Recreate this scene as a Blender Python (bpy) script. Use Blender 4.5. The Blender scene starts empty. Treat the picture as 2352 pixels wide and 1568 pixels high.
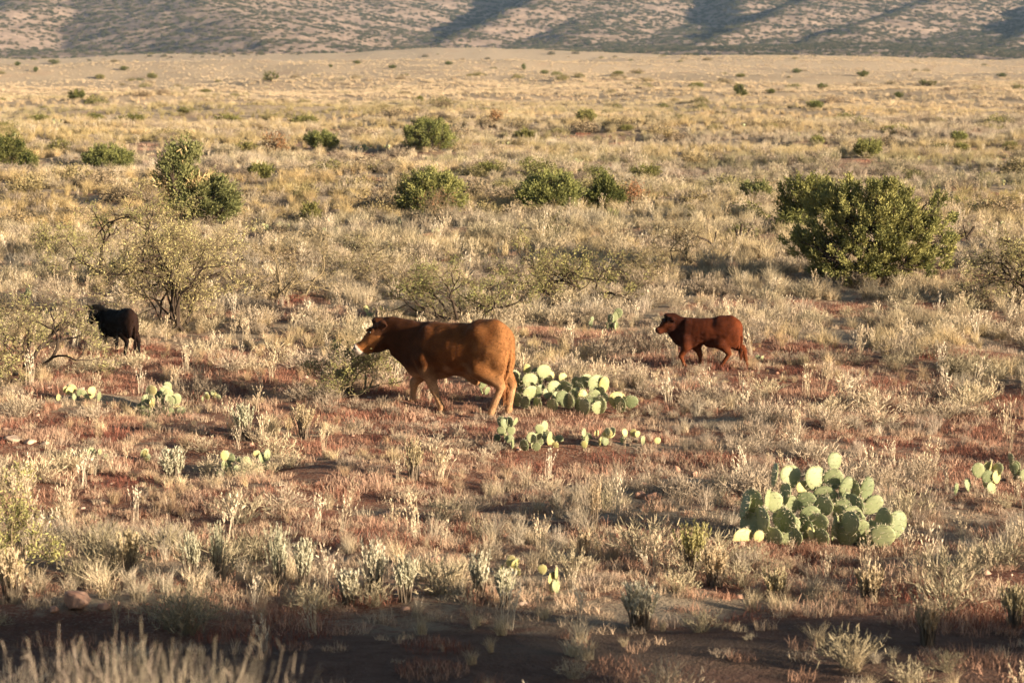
import bpy, math, random
import numpy as np
C = bpy.context.scene
R = math.radians
rng = np.random.default_rng(7)

# ------------------------------------------------------------------ camera
CAMZ, LENS, FD = 5.55, 85.0, 85.0 / 36.0 * 2352.0        # FD: focal length in pixels of a 2352 px wide picture
PITCH = math.atan((784 - 60) / FD)
cam_d = bpy.data.cameras.new('camera'); cam = bpy.data.objects.new('camera', cam_d)
C.collection.objects.link(cam)
cam.location = (0, 0, CAMZ); cam.rotation_euler = (R(90) - PITCH, 0, 0)
cam_d.lens = LENS; cam_d.sensor_width = 36; cam_d.clip_end = 12000; cam_d.clip_start = 0.3
cam_d.dof.use_dof = True; cam_d.dof.focus_distance = 37; cam_d.dof.aperture_fstop = 3.4
C.camera = cam
# ------------------------------------------------------------------ sky, sun, exposure
SUN_EL, TH = R(11.5), R(31)                                # light travels (-cos TH, sin TH): from behind right
to_sun = (math.cos(TH) * math.cos(SUN_EL), -math.sin(TH) * math.cos(SUN_EL), math.sin(SUN_EL))
W = bpy.data.worlds.new('World'); C.world = W; W.use_nodes = True
nt = W.node_tree; bg = nt.nodes['Background']; sk = nt.nodes.new('ShaderNodeTexSky')
sk.sky_type = 'NISHITA'; sk.sun_disc = False
sk.sun_elevation = SUN_EL; sk.sun_rotation = math.atan2(to_sun[0], to_sun[1])
nt.links.new(sk.outputs[0], bg.inputs[0]); bg.inputs[1].default_value = 0.05
sl = bpy.data.lights.new('sun', 'SUN'); sl.energy = 5.0; sl.angle = R(0.5); sl.color = (1.0, 0.83, 0.62)
so = bpy.data.objects.new('sun', sl); C.collection.objects.link(so)
from mathutils import Vector, Matrix, Euler
so.rotation_euler = Vector(to_sun).to_track_quat('Z', 'Y').to_euler(); so.location = (40, -30, 40)
C.view_settings.view_transform = 'Standard'; C.view_settings.look = 'None'
C.view_settings.exposure = 1.58; C.view_settings.gamma = 1; C.view_settings.use_curve_mapping = False
C.render.engine = 'CYCLES'
C.cycles.use_denoising = True
C.cycles.max_bounces = 6; C.cycles.diffuse_bounces = 3; C.cycles.glossy_bounces = 2
C.cycles.transmission_bounces = 3; C.cycles.transparent_max_bounces = 6; C.cycles.volume_bounces = 0

# ------------------------------------------------------------------ helpers
def tag(o, label=None, cat=None, group=None, kind=None):
    if label: o['label'] = label
    if cat: o['category'] = cat
    if group: o['group'] = group
    if kind: o['kind'] = kind
    return o
def link(o):
    C.collection.objects.link(o); return o
def make_mesh(name, V, F, mats, attrs=None, mi=None, smooth=False):
    V = np.asarray(V, np.float32); F = np.asarray(F, np.int32)
    me = bpy.data.meshes.new(name); n, k = F.shape
    me.vertices.add(len(V)); me.vertices.foreach_set('co', V.ravel())
    me.loops.add(n * k); me.loops.foreach_set('vertex_index', F.ravel())
    me.polygons.add(n); me.polygons.foreach_set('loop_start', np.arange(0, n * k, k, dtype=np.int32))
    for m in (mats if isinstance(mats, (list, tuple)) else [mats]): me.materials.append(m)
    if mi is not None: me.polygons.foreach_set('material_index', np.asarray(mi, np.int32))
    me.update(calc_edges=True); me.validate()
    if smooth: me.polygons.foreach_set('use_smooth', np.ones(len(me.polygons), bool))
    for an, (tp, arr) in (attrs or {}).items():
        a = me.attributes.new(an, tp, 'POINT')
        if tp == 'FLOAT': a.data.foreach_set('value', np.asarray(arr, np.float32).ravel())
        else: a.data.foreach_set('color' if tp == 'FLOAT_COLOR' else 'vector', np.asarray(arr, np.float32).ravel())
    return me
def obj(name, me, parent=None, loc=None):
    o = bpy.data.objects.new(name, me); link(o)
    if parent: o.parent = parent
    if loc is not None: o.location = loc
    return o
def empty(name, loc, rz=0):
    o = bpy.data.objects.new(name, None); link(o); o.location = loc; o.rotation_euler = (0, 0, rz)
    o.empty_display_size = .2; return o
def kids(o): return [c for c in bpy.data.objects if c.parent == o]
CH = {}
def copy_tree(o, children, parent=None):
    c = o.copy(); link(c)
    if parent: c.parent = parent
    for ch in children: copy_tree(ch, CH.get(ch, []), c)
    return c
def nz(x, y, wl, seed, oct=3):
    r = np.random.default_rng(seed); out = np.zeros(np.broadcast(x, y).shape); amp, tot = 1., 0.
    for o in range(oct):
        for k in range(5):
            a = r.uniform(0, 2 * np.pi); f = 2 * np.pi / wl * r.uniform(.7, 1.4); ph = r.uniform(0, 6.28)
            out = out + amp * np.sin((np.cos(a) * x + np.sin(a) * y) * f + ph + 1.3 * np.sin((np.sin(a) * x - np.cos(a) * y) * f * .6 + ph * 2))
        tot += amp * 1.6; amp *= .55; wl *= .47
    return out / tot                                       # about -1 .. 1
def sstep(a, b, t):
    t = np.clip((t - a) / (b - a), 0, 1); return t * t * (3 - 2 * t)

# ------------------------------------------------------------------ terrain
PY = np.array([-40, -6, 0, 3, 8, 12, 16, 28, 40, 130, 300, 500, 900, 1500, 1800, 6000.])
PZ = np.array([2.2, 2.2, 2.2, 2.1, 1.5, 1.1, .75, 0, 0, 0, -2.0, -5.2, -9.6, -13.6, -16, -40])
def height(x, y):
    x = np.asarray(x, float); y = np.asarray(y, float)
    yy = y + 0 * x
    z = 0.5 * (np.interp(yy - 1.5 - .02 * np.abs(yy), PY, PZ) + np.interp(yy + 1.5 + .02 * np.abs(yy), PY, PZ))
    z = z + .07 * nz(x, y, 5, 1) * sstep(6, 14, yy) * (1 - sstep(150, 250, yy))
    z = z + .30 * nz(x, y, 34, 2, 2) * sstep(40, 80, yy)
    z = z + 1.0 * nz(x * .6, y, 130, 3, 2) * sstep(110, 260, yy)
    z = z + 1.7 * nz(x * .5, y, 330, 4, 2) * sstep(250, 600, yy)
    z = z + 2.6 * nz(x * .8, y, 420, 5, 2) * sstep(700, 1150, yy)
    return z
SP, CP = math.sin(PITCH), math.cos(PITCH)
def hit(u, v):
    dx, dv = (u - 1176) / FD, (v - 784) / FD
    d = np.array([dx, CP - dv * SP, -SP - dv * CP])
    t = np.concatenate([np.arange(6, 200, .1), np.arange(200, 2200, 1.)])
    below = CAMZ + d[2] * t < height(d[0] * t, d[1] * t)
    i = int(np.argmax(below)) if below.any() else len(t) - 1
    lo, hi = t[max(i - 1, 0)], t[i]
    for _ in range(20):
        m = .5 * (lo + hi)
        if CAMZ + d[2] * m < height(d[0] * m, d[1] * m): hi = m
        else: lo = m
    return np.array([d[0] * hi, d[1] * hi, float(height(d[0] * hi, d[1] * hi))]), hi   # point, depth
def redness(x, y):                                         # where bare red soil and crimson ground cover show
    f = nz(x, y, 7, 11) + .45 * nz(x, y, 2.2, 12, 2) + .35 * nz(x, y, 22, 13, 2)
    bias = np.interp(y, [14, 22, 30, 38, 44, 55, 80, 130, 300, 900], [.30, .28, .30, .42, -.25, -.6, -.75, -.75, -.9, -.8])
    return np.clip(.5 + .9 * (f * .6 + bias * .75), 0, 1)

# ------------------------------------------------------------------ materials
def new_mat(name):
    m = bpy.data.materials.new(name); m.use_nodes = True
    t = m.node_tree; t.nodes.clear(); out = t.nodes.new('ShaderNodeOutputMaterial')
    return m, t, out
def N(t, k, **kw):
    n = t.nodes.new(k)
    for a, b in kw.items(): setattr(n, a, b)
    return n
def mixrgb(t, f, a, b, mode='MIX'):
    n = N(t, 'ShaderNodeMix', data_type='RGBA', blend_type=mode)
    for s, v in ((n.inputs[0], f), (n.inputs[6], a), (n.inputs[7], b)):
        if isinstance(v, bpy.types.NodeSocket): t.links.new(v, s)
        elif isinstance(v, (int, float)): s.default_value = v
        else: s.default_value = (*v, 1)
    return n.outputs[2]
def math_n(t, op, a, b=None):
    n = N(t, 'ShaderNodeMath', operation=op)
    for s, v in ((n.inputs[0], a), (n.inputs[1], b)):
        if v is None: continue
        if isinstance(v, bpy.types.NodeSocket): t.links.new(v, s)
        else: s.default_value = v
    return n.outputs[0]
def ramp(t, fac, lo, hi):
    n = N(t, 'ShaderNodeMapRange'); t.links.new(fac, n.inputs[0])
    n.inputs[1].default_value = lo; n.inputs[2].default_value = hi
    return n.outputs[0]
def noise(t, vec, scale, detail=4, rough=.6):
    n = N(t, 'ShaderNodeTexNoise'); n.inputs['Scale'].default_value = scale
    n.inputs['Detail'].default_value = detail; n.inputs['Roughness'].default_value = rough
    t.links.new(vec, n.inputs['Vector']); return n.outputs[0]
def thin(t, out, col, transl):
    d = N(t, 'ShaderNodeBsdfDiffuse'); t.links.new(col, d.inputs[0]); sh = d.outputs[0]
    if transl:
        tr = N(t, 'ShaderNodeBsdfTranslucent'); t.links.new(col, tr.inputs[0])
        mx = N(t, 'ShaderNodeMixShader'); mx.inputs[0].default_value = transl
        t.links.new(d.outputs[0], mx.inputs[1]); t.links.new(tr.outputs[0], mx.inputs[2]); sh = mx.outputs[0]
    t.links.new(sh, out.inputs[0])
def leaf_mat(name, ca, cb, transl=.2, vary=.25):
    m, t, out = new_mat(name)
    a = N(t, 'ShaderNodeAttribute', attribute_name='shade')
    col = mixrgb(t, a.outputs['Fac'], ca, cb)
    oi = N(t, 'ShaderNodeObjectInfo')
    hs = N(t, 'ShaderNodeHueSaturation'); t.links.new(col, hs.inputs['Color'])
    t.links.new(math_n(t, 'ADD', math_n(t, 'MULTIPLY', oi.outputs['Random'], vary), 1 - vary / 2), hs.inputs['Value'])
    t.links.new(math_n(t, 'ADD', math_n(t, 'MULTIPLY', oi.outputs['Random'], -.03), .515), hs.inputs['Hue'])
    thin(t, out, hs.outputs[0], transl); return m
def tint_mat(name, transl=.15):                            # plants of a stuff object: tint per plant, shade per blade
    m, t, out = new_mat(name)
    a = N(t, 'ShaderNodeAttribute', attribute_name='shade')
    b = N(t, 'ShaderNodeAttribute', attribute_name='tint', attribute_type='INSTANCER')
    v = math_n(t, 'ADD', math_n(t, 'MULTIPLY', a.outputs['Fac'], .7), .6)
    vv = N(t, 'ShaderNodeCombineColor')
    for i in range(3): t.links.new(v, vv.inputs[i])
    thin(t, out, mixrgb(t, 1., b.outputs['Color'], vv.outputs[0], 'MULTIPLY'), transl); return m
def bark_mat(name, ca, cb):
    m, t, out = new_mat(name)
    tc = N(t, 'ShaderNodeTexCoord'); f = noise(t, tc.outputs['Object'], 14, 5)
    d = N(t, 'ShaderNodeBsdfDiffuse'); t.links.new(mixrgb(t, f, ca, cb), d.inputs[0])
    t.links.new(d.outputs[0], out.inputs[0]); return m
def plain_mat(name, ca, cb, scale=8, rough=.8, metal=0, bump=0):
    m, t, out = new_mat(name)
    tc = N(t, 'ShaderNodeTexCoord'); f = noise(t, tc.outputs['Object'], scale, 6)
    p = N(t, 'ShaderNodeBsdfPrincipled'); t.links.new(mixrgb(t, ramp(t, f, .3, .7), ca, cb), p.inputs['Base Color'])
    p.inputs['Roughness'].default_value = rough; p.inputs['Metallic'].default_value = metal
    p.inputs['Specular IOR Level'].default_value = .25
    if bump:
        b = N(t, 'ShaderNodeBump'); b.inputs['Strength'].default_value = bump; b.inputs['Distance'].default_value = .05
        t.links.new(f, b.inputs['Height']); t.links.new(b.outputs[0], p.inputs['Normal'])
    t.links.new(p.outputs[0], out.inputs[0]); return m
M = {}
M['grass'] = tint_mat('dry_grass_blades')
M['juniper'] = leaf_mat('juniper_scales', (.115, .125, .046), (.33, .315, .11), .2)
M['juniper_dark'] = leaf_mat('dark_juniper_scales', (.065, .08, .028), (.17, .17, .055), .12)
M['olive'] = leaf_mat('olive_scrub_leaves', (.14, .135, .045), (.26, .235, .085), .2)
M['green'] = leaf_mat('green_broom_stems', (.12, .13, .05), (.27, .26, .11), .2)
M['mesq'] = leaf_mat('mesquite_leaflets', (.31, .285, .12), (.54, .48, .22), .3)
M['mesq_green'] = leaf_mat('green_mesquite_leaflets', (.22, .22, .085), (.44, .41, .16), .35)
M['mesq_dry'] = leaf_mat('dry_mesquite_leaflets', (.24, .19, .09), (.36, .30, .15), .2)
M['rust'] = leaf_mat('rusty_dead_foliage', (.24, .11, .06), (.38, .20, .11), .15)
M['gold'] = leaf_mat('golden_dead_sprays', (.40, .31, .14), (.54, .43, .21), .15)
M['sage'] = leaf_mat('pale_sage_stalks', (.43, .40, .28), (.64, .59, .43), .1)
M['straw'] = leaf_mat('straw_stalks', (.42, .33, .20), (.62, .50, .33), .15)
M['reed'] = leaf_mat('pale_reed_blades', (.36, .29, .21), (.50, .41, .31), .3)
M['lime'] = leaf_mat('lime_leaflets', (.36, .34, .12), (.56, .52, .22), .3)
M['bark'] = bark_mat('dark_bark', (.030, .022, .018), (.085, .062, .045))
M['bark_pale'] = bark_mat('weathered_bark', (.10, .075, .055), (.24, .19, .14))
M['twig'] = bark_mat('grey_twigs', (.13, .10, .06), (.26, .20, .12))

# ------------------------------------------------------------------ ground sheet and hills
def ground_mat():
    m, t, out = new_mat('desert_soil')
    tc = N(t, 'ShaderNodeTexCoord'); v = tc.outputs['Object']
    a = N(t, 'ShaderNodeAttribute', attribute_name='redness').outputs['Fac']
    n1, n2, n3 = noise(t, v, .9, 6), noise(t, v, 6, 5), noise(t, v, 30, 4)
    red = mixrgb(t, ramp(t, n1, .35, .65), (.20, .072, .046), (.38, .185, .115))
    tan = mixrgb(t, ramp(t, n1, .3, .7), (.34, .24, .155), (.50, .40, .28))
    f = math_n(t, 'ADD', a, math_n(t, 'MULTIPLY', math_n(t, 'SUBTRACT', n2, .5), 1.3))
    col = mixrgb(t, ramp(t, f, .2, .62), tan, red)
    col = mixrgb(t, ramp(t, n3, .52, .70), col, (.46, .36, .25))      # straw litter
    col = mixrgb(t, ramp(t, n3, .42, .30), col, (.10, .055, .04))     # dark litter and pebbles
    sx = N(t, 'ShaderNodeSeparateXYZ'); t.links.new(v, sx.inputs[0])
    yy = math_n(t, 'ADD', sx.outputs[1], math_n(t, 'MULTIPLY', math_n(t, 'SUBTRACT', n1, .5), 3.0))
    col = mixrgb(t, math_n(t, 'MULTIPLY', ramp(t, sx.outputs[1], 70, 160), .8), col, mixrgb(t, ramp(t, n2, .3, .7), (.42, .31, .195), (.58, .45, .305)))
    col = mixrgb(t, math_n(t, 'MULTIPLY', ramp(t, yy, 20.6, 19.6), .85), col, mixrgb(t, ramp(t, n2, .35, .65), (.10, .06, .045), (.16, .10, .075)))  # soil colour darkened beside the track to deepen the train's shadow strip
    p = N(t, 'ShaderNodeBsdfPrincipled'); t.links.new(col, p.inputs['Base Color'])
    p.inputs['Roughness'].default_value = .95; p.inputs['Specular IOR Level'].default_value = .1
    b = N(t, 'ShaderNodeBump'); b.inputs['Strength'].default_value = 1; b.inputs['Distance'].default_value = .12
    t.links.new(math_n(t, 'ADD', n2, n3), b.inputs['Height']); t.links.new(b.outputs[0], p.inputs['Normal'])
    t.links.new(p.outputs[0], out.inputs[0]); return m
def fan(ys, half, nx):
    X = np.linspace(-1, 1, nx)[None, :] * half(ys)[:, None]; Y = np.repeat(ys[:, None], nx, 1)
    ny = len(ys); i = np.arange(ny - 1)[:, None] * nx + np.arange(nx - 1)[None, :]
    return X, Y, np.stack([i, i + 1, i + nx + 1, i + nx], -1).reshape(-1, 4)
ys = np.concatenate([np.linspace(-60, 8, 40), 8 + np.cumsum(np.geomspace(.16, 14, 420))])
ys = ys[ys < 1900]
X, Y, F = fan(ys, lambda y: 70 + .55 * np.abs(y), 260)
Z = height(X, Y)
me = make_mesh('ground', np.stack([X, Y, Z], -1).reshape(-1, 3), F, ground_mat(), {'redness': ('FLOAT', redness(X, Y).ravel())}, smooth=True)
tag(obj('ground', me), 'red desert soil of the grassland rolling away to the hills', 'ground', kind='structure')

def wp(u, v, D): return ((u - 1176) / FD * D, D, CAMZ + (60 - v) / FD * D)
SPURS = [  # crest points (u, v, distance), left slope, right slope, roundness
    ([(-260, 132, 1430), (-80, 70, 1650), (60, 15, 1850), (140, -40, 2150), (200, -220, 3000), (260, -420, 4200)], .32, .26, 14),
    ([(720, 136, 1430), (600, 80, 1600), (500, 30, 1760), (420, -20, 1950), (380, -90, 2250), (360, -230, 3000), (340, -430, 4200)], .16, .215, 26),
    ([(940, 132, 1500), (985, 122, 1640), (1075, 70, 1860), (1180, 24, 2010), (1320, -30, 2300), (1460, -210, 3100), (1540, -420, 4200)], .62, .20, 9),
    ([(1335, 128, 1680), (1330, 88, 1800), (1340, 64, 1900), (1360, 30, 2100), (1400, 0, 2500), (1420, -120, 3400), (1420, -250, 4200)], .32, .26, 22),
    ([(1525, 132, 1500), (1560, 120, 1640), (1655, 74, 1840), (1770, 34, 2000), (1920, -20, 2300), (2040, -210, 3100), (2100, -420, 4200)], .64, .20, 9),
    ([(1800, 132, 1500), (1835, 116, 1660), (1935, 70, 1850), (2010, 48, 1980), (2180, -20, 2350), (2330, -220, 3100), (2400, -420, 4200)], .50, .22, 10),
    ([(2260, 124, 1640), (2400, 60, 1900), (2520, -20, 2300), (2650, -220, 3100), (2700, -420, 4200)], .4, .24, 14),
    ([(860, 18, 2150), (900, -30, 2450), (960, -220, 3200), (960, -420, 4200)], .5, .25, 10),
    ([(1700, -5, 2250), (1760, -60, 2600), (1800, -300, 3500), (1800, -420, 4200)], .5, .25, 10)]
def hill_height(x, y):
    base = np.interp(y, [1300, 1500, 1700, 2000, 2500, 3200, 4200], [-18, -13, -10, 0, 22, 70, 150])
    z = base
    for pts, sl_, sr_, w in SPURS:
        P = np.array([wp(*p) for p in pts])
        xc = np.interp(y, P[:, 1], P[:, 0]); zc = np.interp(y, P[:, 1], P[:, 2])
        zc = np.where(y < P[0, 1], P[0, 2] - (P[0, 1] - y) * .12, zc)
        dx = x - xc - 6 * nz(x, y, 170, 21, 2)
        s = np.where(dx < 0, sl_, sr_)
        h = zc - s * (np.sqrt(dx * dx + w * w) - w)
        z = np.maximum(z, h)
    z = z + 1.0 * nz(x, y, 95, 22, 3) + .35 * nz(x, y, 26, 23, 2)
    st = 5.0; q = z / st; fr = q - np.floor(q)               # ledges of harder rock along the slopes
    z = z + .22 * st * (sstep(.35, .65, fr) - fr) * (.5 + .5 * nz(x, y, 200, 24, 1))
    return z - (1 - sstep(1380, 1470, y - 60 * nz(x, y * .3, 260, 25, 2))) * 30
def hill_mat():
    m, t, out = new_mat('hillside_grass_and_rock')
    tc = N(t, 'ShaderNodeTexCoord'); v = tc.outputs['Object']
    n1, n2 = noise(t, v, .02, 6), noise(t, v, .14, 5, .7)
    col = mixrgb(t, ramp(t, n1, .35, .65), (.225, .165, .125), (.33, .245, .19))
    col = mixrgb(t, ramp(t, n2, .55, .66), col, (.38, .285, .22))
    col = mixrgb(t, ramp(t, n2, .46, .36), col, (.20, .155, .11))
    p = N(t, 'ShaderNodeBsdfDiffuse'); t.links.new(col, p.inputs[0])
    b = N(t, 'ShaderNodeBump'); b.inputs['Strength'].default_value = .8; b.inputs['Distance'].default_value = 2.5
    t.links.new(n2, b.inputs['Height']); t.links.new(b.outputs[0], p.inputs['Normal'])
    t.links.new(p.outputs[0], out.inputs[0]); return m
hy = np.concatenate([np.arange(1380, 2400, 5.), np.geomspace(2405, 4200, 60)])
HX, HY, HF = fan(hy, lambda y: 120 + .42 * y, 420)
HZ = hill_height(HX, HY)
tag(obj('hills', make_mesh('hills', np.stack([HX, HY, HZ], -1).reshape(-1, 3), HF, hill_mat(), smooth=True)),
    'tan desert hills with shadowed gullies closing off the plain', 'hills', kind='structure')

# ------------------------------------------------------------------ strips, tubes
def norm(v): return v / np.maximum(np.linalg.norm(v, axis=-1, keepdims=True), 1e-9)
def strips(p0, p1, p2, side, w0, w1, w2):
    n = len(p0); V = np.empty((n, 6, 3))
    for k, (p, w) in enumerate(((p0, w0), (p1, w1), (p2, w2))):
        w = np.asarray(w)[..., None] if np.ndim(w) else w
        V[:, 2 * k] = p - side * w; V[:, 2 * k + 1] = p + side * w
    b = np.arange(n)[:, None] * 6
    F = np.concatenate([b + np.array([0, 1, 3, 2]), b + np.array([2, 3, 5, 4])])
    return V.reshape(-1, 3), F
def tubes(A, B, ra, rb, ns=5):
    A, B = np.asarray(A, float), np.asarray(B, float); n = len(A)
    d = norm(B - A); ref = np.where(np.abs(d[:, 2:3]) > .9, [[1., 0, 0]], [[0, 0, 1.]])
    s = norm(np.cross(d, ref)); u = np.cross(s, d)
    an = np.arange(ns) / ns * 2 * np.pi
    ring = np.cos(an)[None, :, None] * s[:, None] + np.sin(an)[None, :, None] * u[:, None]
    V = np.concatenate([A[:, None] + ring * np.asarray(ra)[:, None, None], B[:, None] + ring * np.asarray(rb)[:, None, None]], 1)
    b = np.arange(n)[:, None, None] * 2 * ns; k = np.arange(ns)
    q = np.stack([k, (k + 1) % ns, (k + 1) % ns + ns, k + ns], -1)[None]
    return V.reshape(-1, 3), (b + q).reshape(-1, 4)
def joinm(parts):
    Vs, Fs, o = [], [], 0
    for V, F in parts:
        Vs.append(V); Fs.append(F + o); o += len(V)
    return np.concatenate(Vs), np.concatenate(Fs)
def shade_of(n, per, r): return np.repeat(r.random(n), per)

# ------------------------------------------------------------------ small plants of the ground cover (templates, scattered as stuff)
def tuft(r, n, h, r0, lean, w, curve=.5, hv=.4, power=.7):
    az = r.uniform(0, 2 * np.pi, n); rad = r0 * np.sqrt(r.random(n)); az0 = r.uniform(0, 2 * np.pi, n)
    p0 = np.stack([rad * np.cos(az0), rad * np.sin(az0), -.02 * np.ones(n)], -1)
    L = h * (1 - hv * r.random(n)); ln = lean * r.random(n) ** power
    out = np.stack([np.cos(az), np.sin(az), 0 * az], -1); up = np.array([0, 0, 1.])
    l1 = ln * (1 - curve)
    p1 = p0 + .5 * L[:, None] * (np.sin(l1)[:, None] * out + np.cos(l1)[:, None] * up)
    l2 = ln * (1 + curve * .6)
    p2 = p1 + .5 * L[:, None] * (np.sin(l2)[:, None] * out + np.cos(l2)[:, None] * up)
    a2 = r.uniform(0, 2 * np.pi, n); side = np.stack([np.cos(a2), np.sin(a2), 0 * a2], -1)
    V, F = strips(p0, p1, p2, side, w, w * .85, w * .25)
    return V, F, shade_of(n, 6, r), (p0, p1, p2)
def fuzz(r, base, k, length, w, up=.6):
    p0, p1, p2 = base; n = len(p0) * k
    t = r.uniform(.15, 1, n)[:, None]; a = np.repeat(p1, k, 0) * (1 - t) + np.repeat(p2, k, 0) * t
    d = norm(r.normal(size=(n, 3)) * .7 + np.array([0, 0, up]) + norm(np.repeat(p2 - p0, k, 0)))
    L = length * r.uniform(.5, 1.2, n)[:, None]
    side = norm(np.cross(d, r.normal(size=(n, 3))))
    V, F = strips(a, a + d * L * .5, a + d * L, side, w, w, w * .4)
    return V, F, shade_of(n, 6, r)
def t_grass(s):
    r = np.random.default_rng(s); V, F, sh, _ = tuft(r, 105, .42 + .1 * (s % 3), .10, .85, .0034)
    return V, F, sh
def t_spread(s):
    r = np.random.default_rng(s); V, F, sh, _ = tuft(r, 60, .26, .22, 1.15, .0045)
    return V, F, sh
def t_brush(s):
    r = np.random.default_rng(s); V, F, sh, b = tuft(r, 90, .46, .1, 1.2, .0035, curve=.15, hv=.3, power=.6)
    V2, F2, s2 = fuzz(r, b, 4, .085, .0038)
    v, f = joinm([(V, F), (V2, F2)]); return v, f, np.concatenate([sh * .5, .25 + s2 * .75])
def t_red(s):
    r = np.random.default_rng(s); V, F, sh, _ = tuft(r, 240, .115, .38, 1.0, .0032)
    return V, F, sh
def t_seed(s):
    r = np.random.default_rng(s); V, F, sh, b = tuft(r, 16, .62, .07, .35, .0032, hv=.5)
    V2, F2, s2 = fuzz(r, b, 5, .05, .006, 1.2)
    v, f = joinm([(V, F), (V2, F2)]); return v, f, np.concatenate([sh, .5 + s2 * .5])
def t_scrub(s):
    r = np.random.default_rng(s); n = 1000
    d = norm(r.normal(size=(n, 3))); d[:, 2] = np.abs(d[:, 2])
    bump = 1 + .3 * np.sin(3 * np.arctan2(d[:, 1], d[:, 0]) + s) * .6
    c = d * (r.random(n) ** .4 * bump)[:, None] * np.array([.5, .5, .62])
    q = norm(r.normal(size=(n, 3)) + d); side = norm(np.cross(q, r.normal(size=(n, 3))))
    V, F = strips(c - q * .04, c, c + q * .04, side, .006, .013, .004)
    return V, F, shade_of(n, 6, r)
def t_pebble(s):
    r = np.random.default_rng(s)
    V = np.array([[x, y, z] for z in (-1, 1) for x, y in ((-1, -1), (1, -1), (1, 1), (-1, 1))], float)
    F = np.array([[0, 3, 2, 1], [4, 5, 6, 7], [0, 1, 5, 4], [1, 2, 6, 5], [2, 3, 7, 6], [3, 0, 4, 7]])
    V[4:, :2] *= .6; V = (V + r.normal(size=V.shape) * .22) * np.array([.05, .042, .03])
    return V, F, np.repeat(r.random(1), len(V))

def template(name, fn, seeds, mat):
    col = bpy.data.collections.new(name)
    for s in seeds:
        V, F, sh = fn(s)
        col.objects.link(bpy.data.objects.new(name, make_mesh(name, V, F, mat, {'shade': ('FLOAT', sh)})))
    return col
def scatter(name, label, cat, col, P, rot, scl, tint):
    P = np.asarray(P, np.float32); n = len(P)
    me = bpy.data.meshes.new(name); me.vertices.add(n); me.vertices.foreach_set('co', P.ravel())
    for an, tp, ar, fld in (('rot', 'FLOAT_VECTOR', rot, 'vector'), ('scl', 'FLOAT_VECTOR', scl, 'vector'), ('tint', 'FLOAT_COLOR', np.c_[tint, np.ones(n)], 'color')):
        me.attributes.new(an, tp, 'POINT').data.foreach_set(fld, np.asarray(ar, np.float32).ravel())
    a = me.attributes.new('pick', 'INT', 'POINT'); a.data.foreach_set('value', rng.integers(0, len(col.objects), n).astype(np.int32))
    o = obj(name, me); g = bpy.data.node_groups.new(name, 'GeometryNodeTree')
    g.interface.new_socket('Geometry', in_out='INPUT', socket_type='NodeSocketGeometry')
    g.interface.new_socket('Geometry', in_out='OUTPUT', socket_type='NodeSocketGeometry')
    gi, go = g.nodes.new('NodeGroupInput'), g.nodes.new('NodeGroupOutput')
    ip, ci = g.nodes.new('GeometryNodeInstanceOnPoints'), g.nodes.new('GeometryNodeCollectionInfo')
    ci.inputs['Collection'].default_value = col; ci.inputs['Separate Children'].default_value = True; ci.inputs['Reset Children'].default_value = True
    def na(nm, tp):
        k = g.nodes.new('GeometryNodeInputNamedAttribute'); k.data_type = tp; k.inputs[0].default_value = nm; return k.outputs[0]
    er = g.nodes.new('FunctionNodeEulerToRotation')
    L = g.links.new
    L(gi.outputs[0], ip.inputs['Points']); L(ci.outputs[0], ip.inputs['Instance']); ip.inputs['Pick Instance'].default_value = True
    L(na('pick', 'INT'), ip.inputs['Instance Index']); L(na('rot', 'FLOAT_VECTOR'), er.inputs[0]); L(er.outputs[0], ip.inputs['Rotation'])
    L(na('scl', 'FLOAT_VECTOR'), ip.inputs['Scale']); L(ip.outputs[0], go.inputs[0])
    md = o.modifiers.new('scatter', 'NODES'); md.node_group = g
    return tag(o, label, cat, kind='stuff')
def sample(zones):                                         # (D0, D1, plants per square metre): a wedge wider than the view
    out = []
    for a, b, dens in zones:
        wid = lambda y: 2 * (.275 * y + 2.5)
        n = int(dens * (b - a) * wid((a + b) / 2))
        y = np.sqrt(rng.random(n) * (b * b - a * a) + a * a) if a > 40 else a + (b - a) * rng.random(n)
        x = (rng.random(n) - .5) * wid(y); out.append(np.c_[x, y])
    return np.concatenate(out)
def palette(f, cols):                                      # f 0..1 -> colour blend along a list
    c = np.array(cols); k = np.clip(f, 0, .9999) * (len(c) - 1); i = k.astype(int); fr = (k - i)[:, None]
    return c[i] * (1 - fr) + c[i + 1] * fr
TRAMPLE = [(hit(1870, 1262)[0], 1.0, .7), (hit(1300, 955)[0], 1.3, .75), (hit(1265, 1045)[0], .9, .7), (hit(1440, 1035)[0], .8, .65), (hit(372, 972)[0], .8, .7), (hit(185, 930)[0], .7, .6), (hit(2235, 1150)[0], .7, .7), (hit(1190, 1335)[0], .5, .7), (hit(1265, 1372)[0], .5, .7), (hit(555, 1105)[0], .7, .6), (hit(235, 1075)[0], .4, .6), (hit(330, 1075)[0], .4, .6), (hit(1478, 1160)[0], .45, .8), (hit(40, 1030)[0], 1.0, .8), (hit(175, 1405)[0], .35, .7), (hit(1418, 770)[0], .9, .6),
           (hit(1062, 951)[0] + np.array([-.1, -1.0, 0]), 1.9, .72), (hit(1626, 844)[0] + np.array([0, -.9, 0]), 1.3, .6), (hit(275, 812)[0] + np.array([0, -.8, 0]), 1.0, .5)]
def tramp(x, y):
    f = np.ones(len(x))
    for p, w_, a in TRAMPLE: f = f * (1 - a * np.exp(-((x - p[0]) ** 2 + (y - p[1]) ** 2) / (w_ * w_)))
    return f
STRAW, PALE, GREY, MAUVE, GOLD, REDC, OLIVE, TAN = (.56, .44, .275), (.66, .545, .37), (.48, .41, .31), (.43, .345, .265), (.58, .42, .20), (.27, .085, .055), (.25, .23, .10), (.58, .455, .305)

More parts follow.
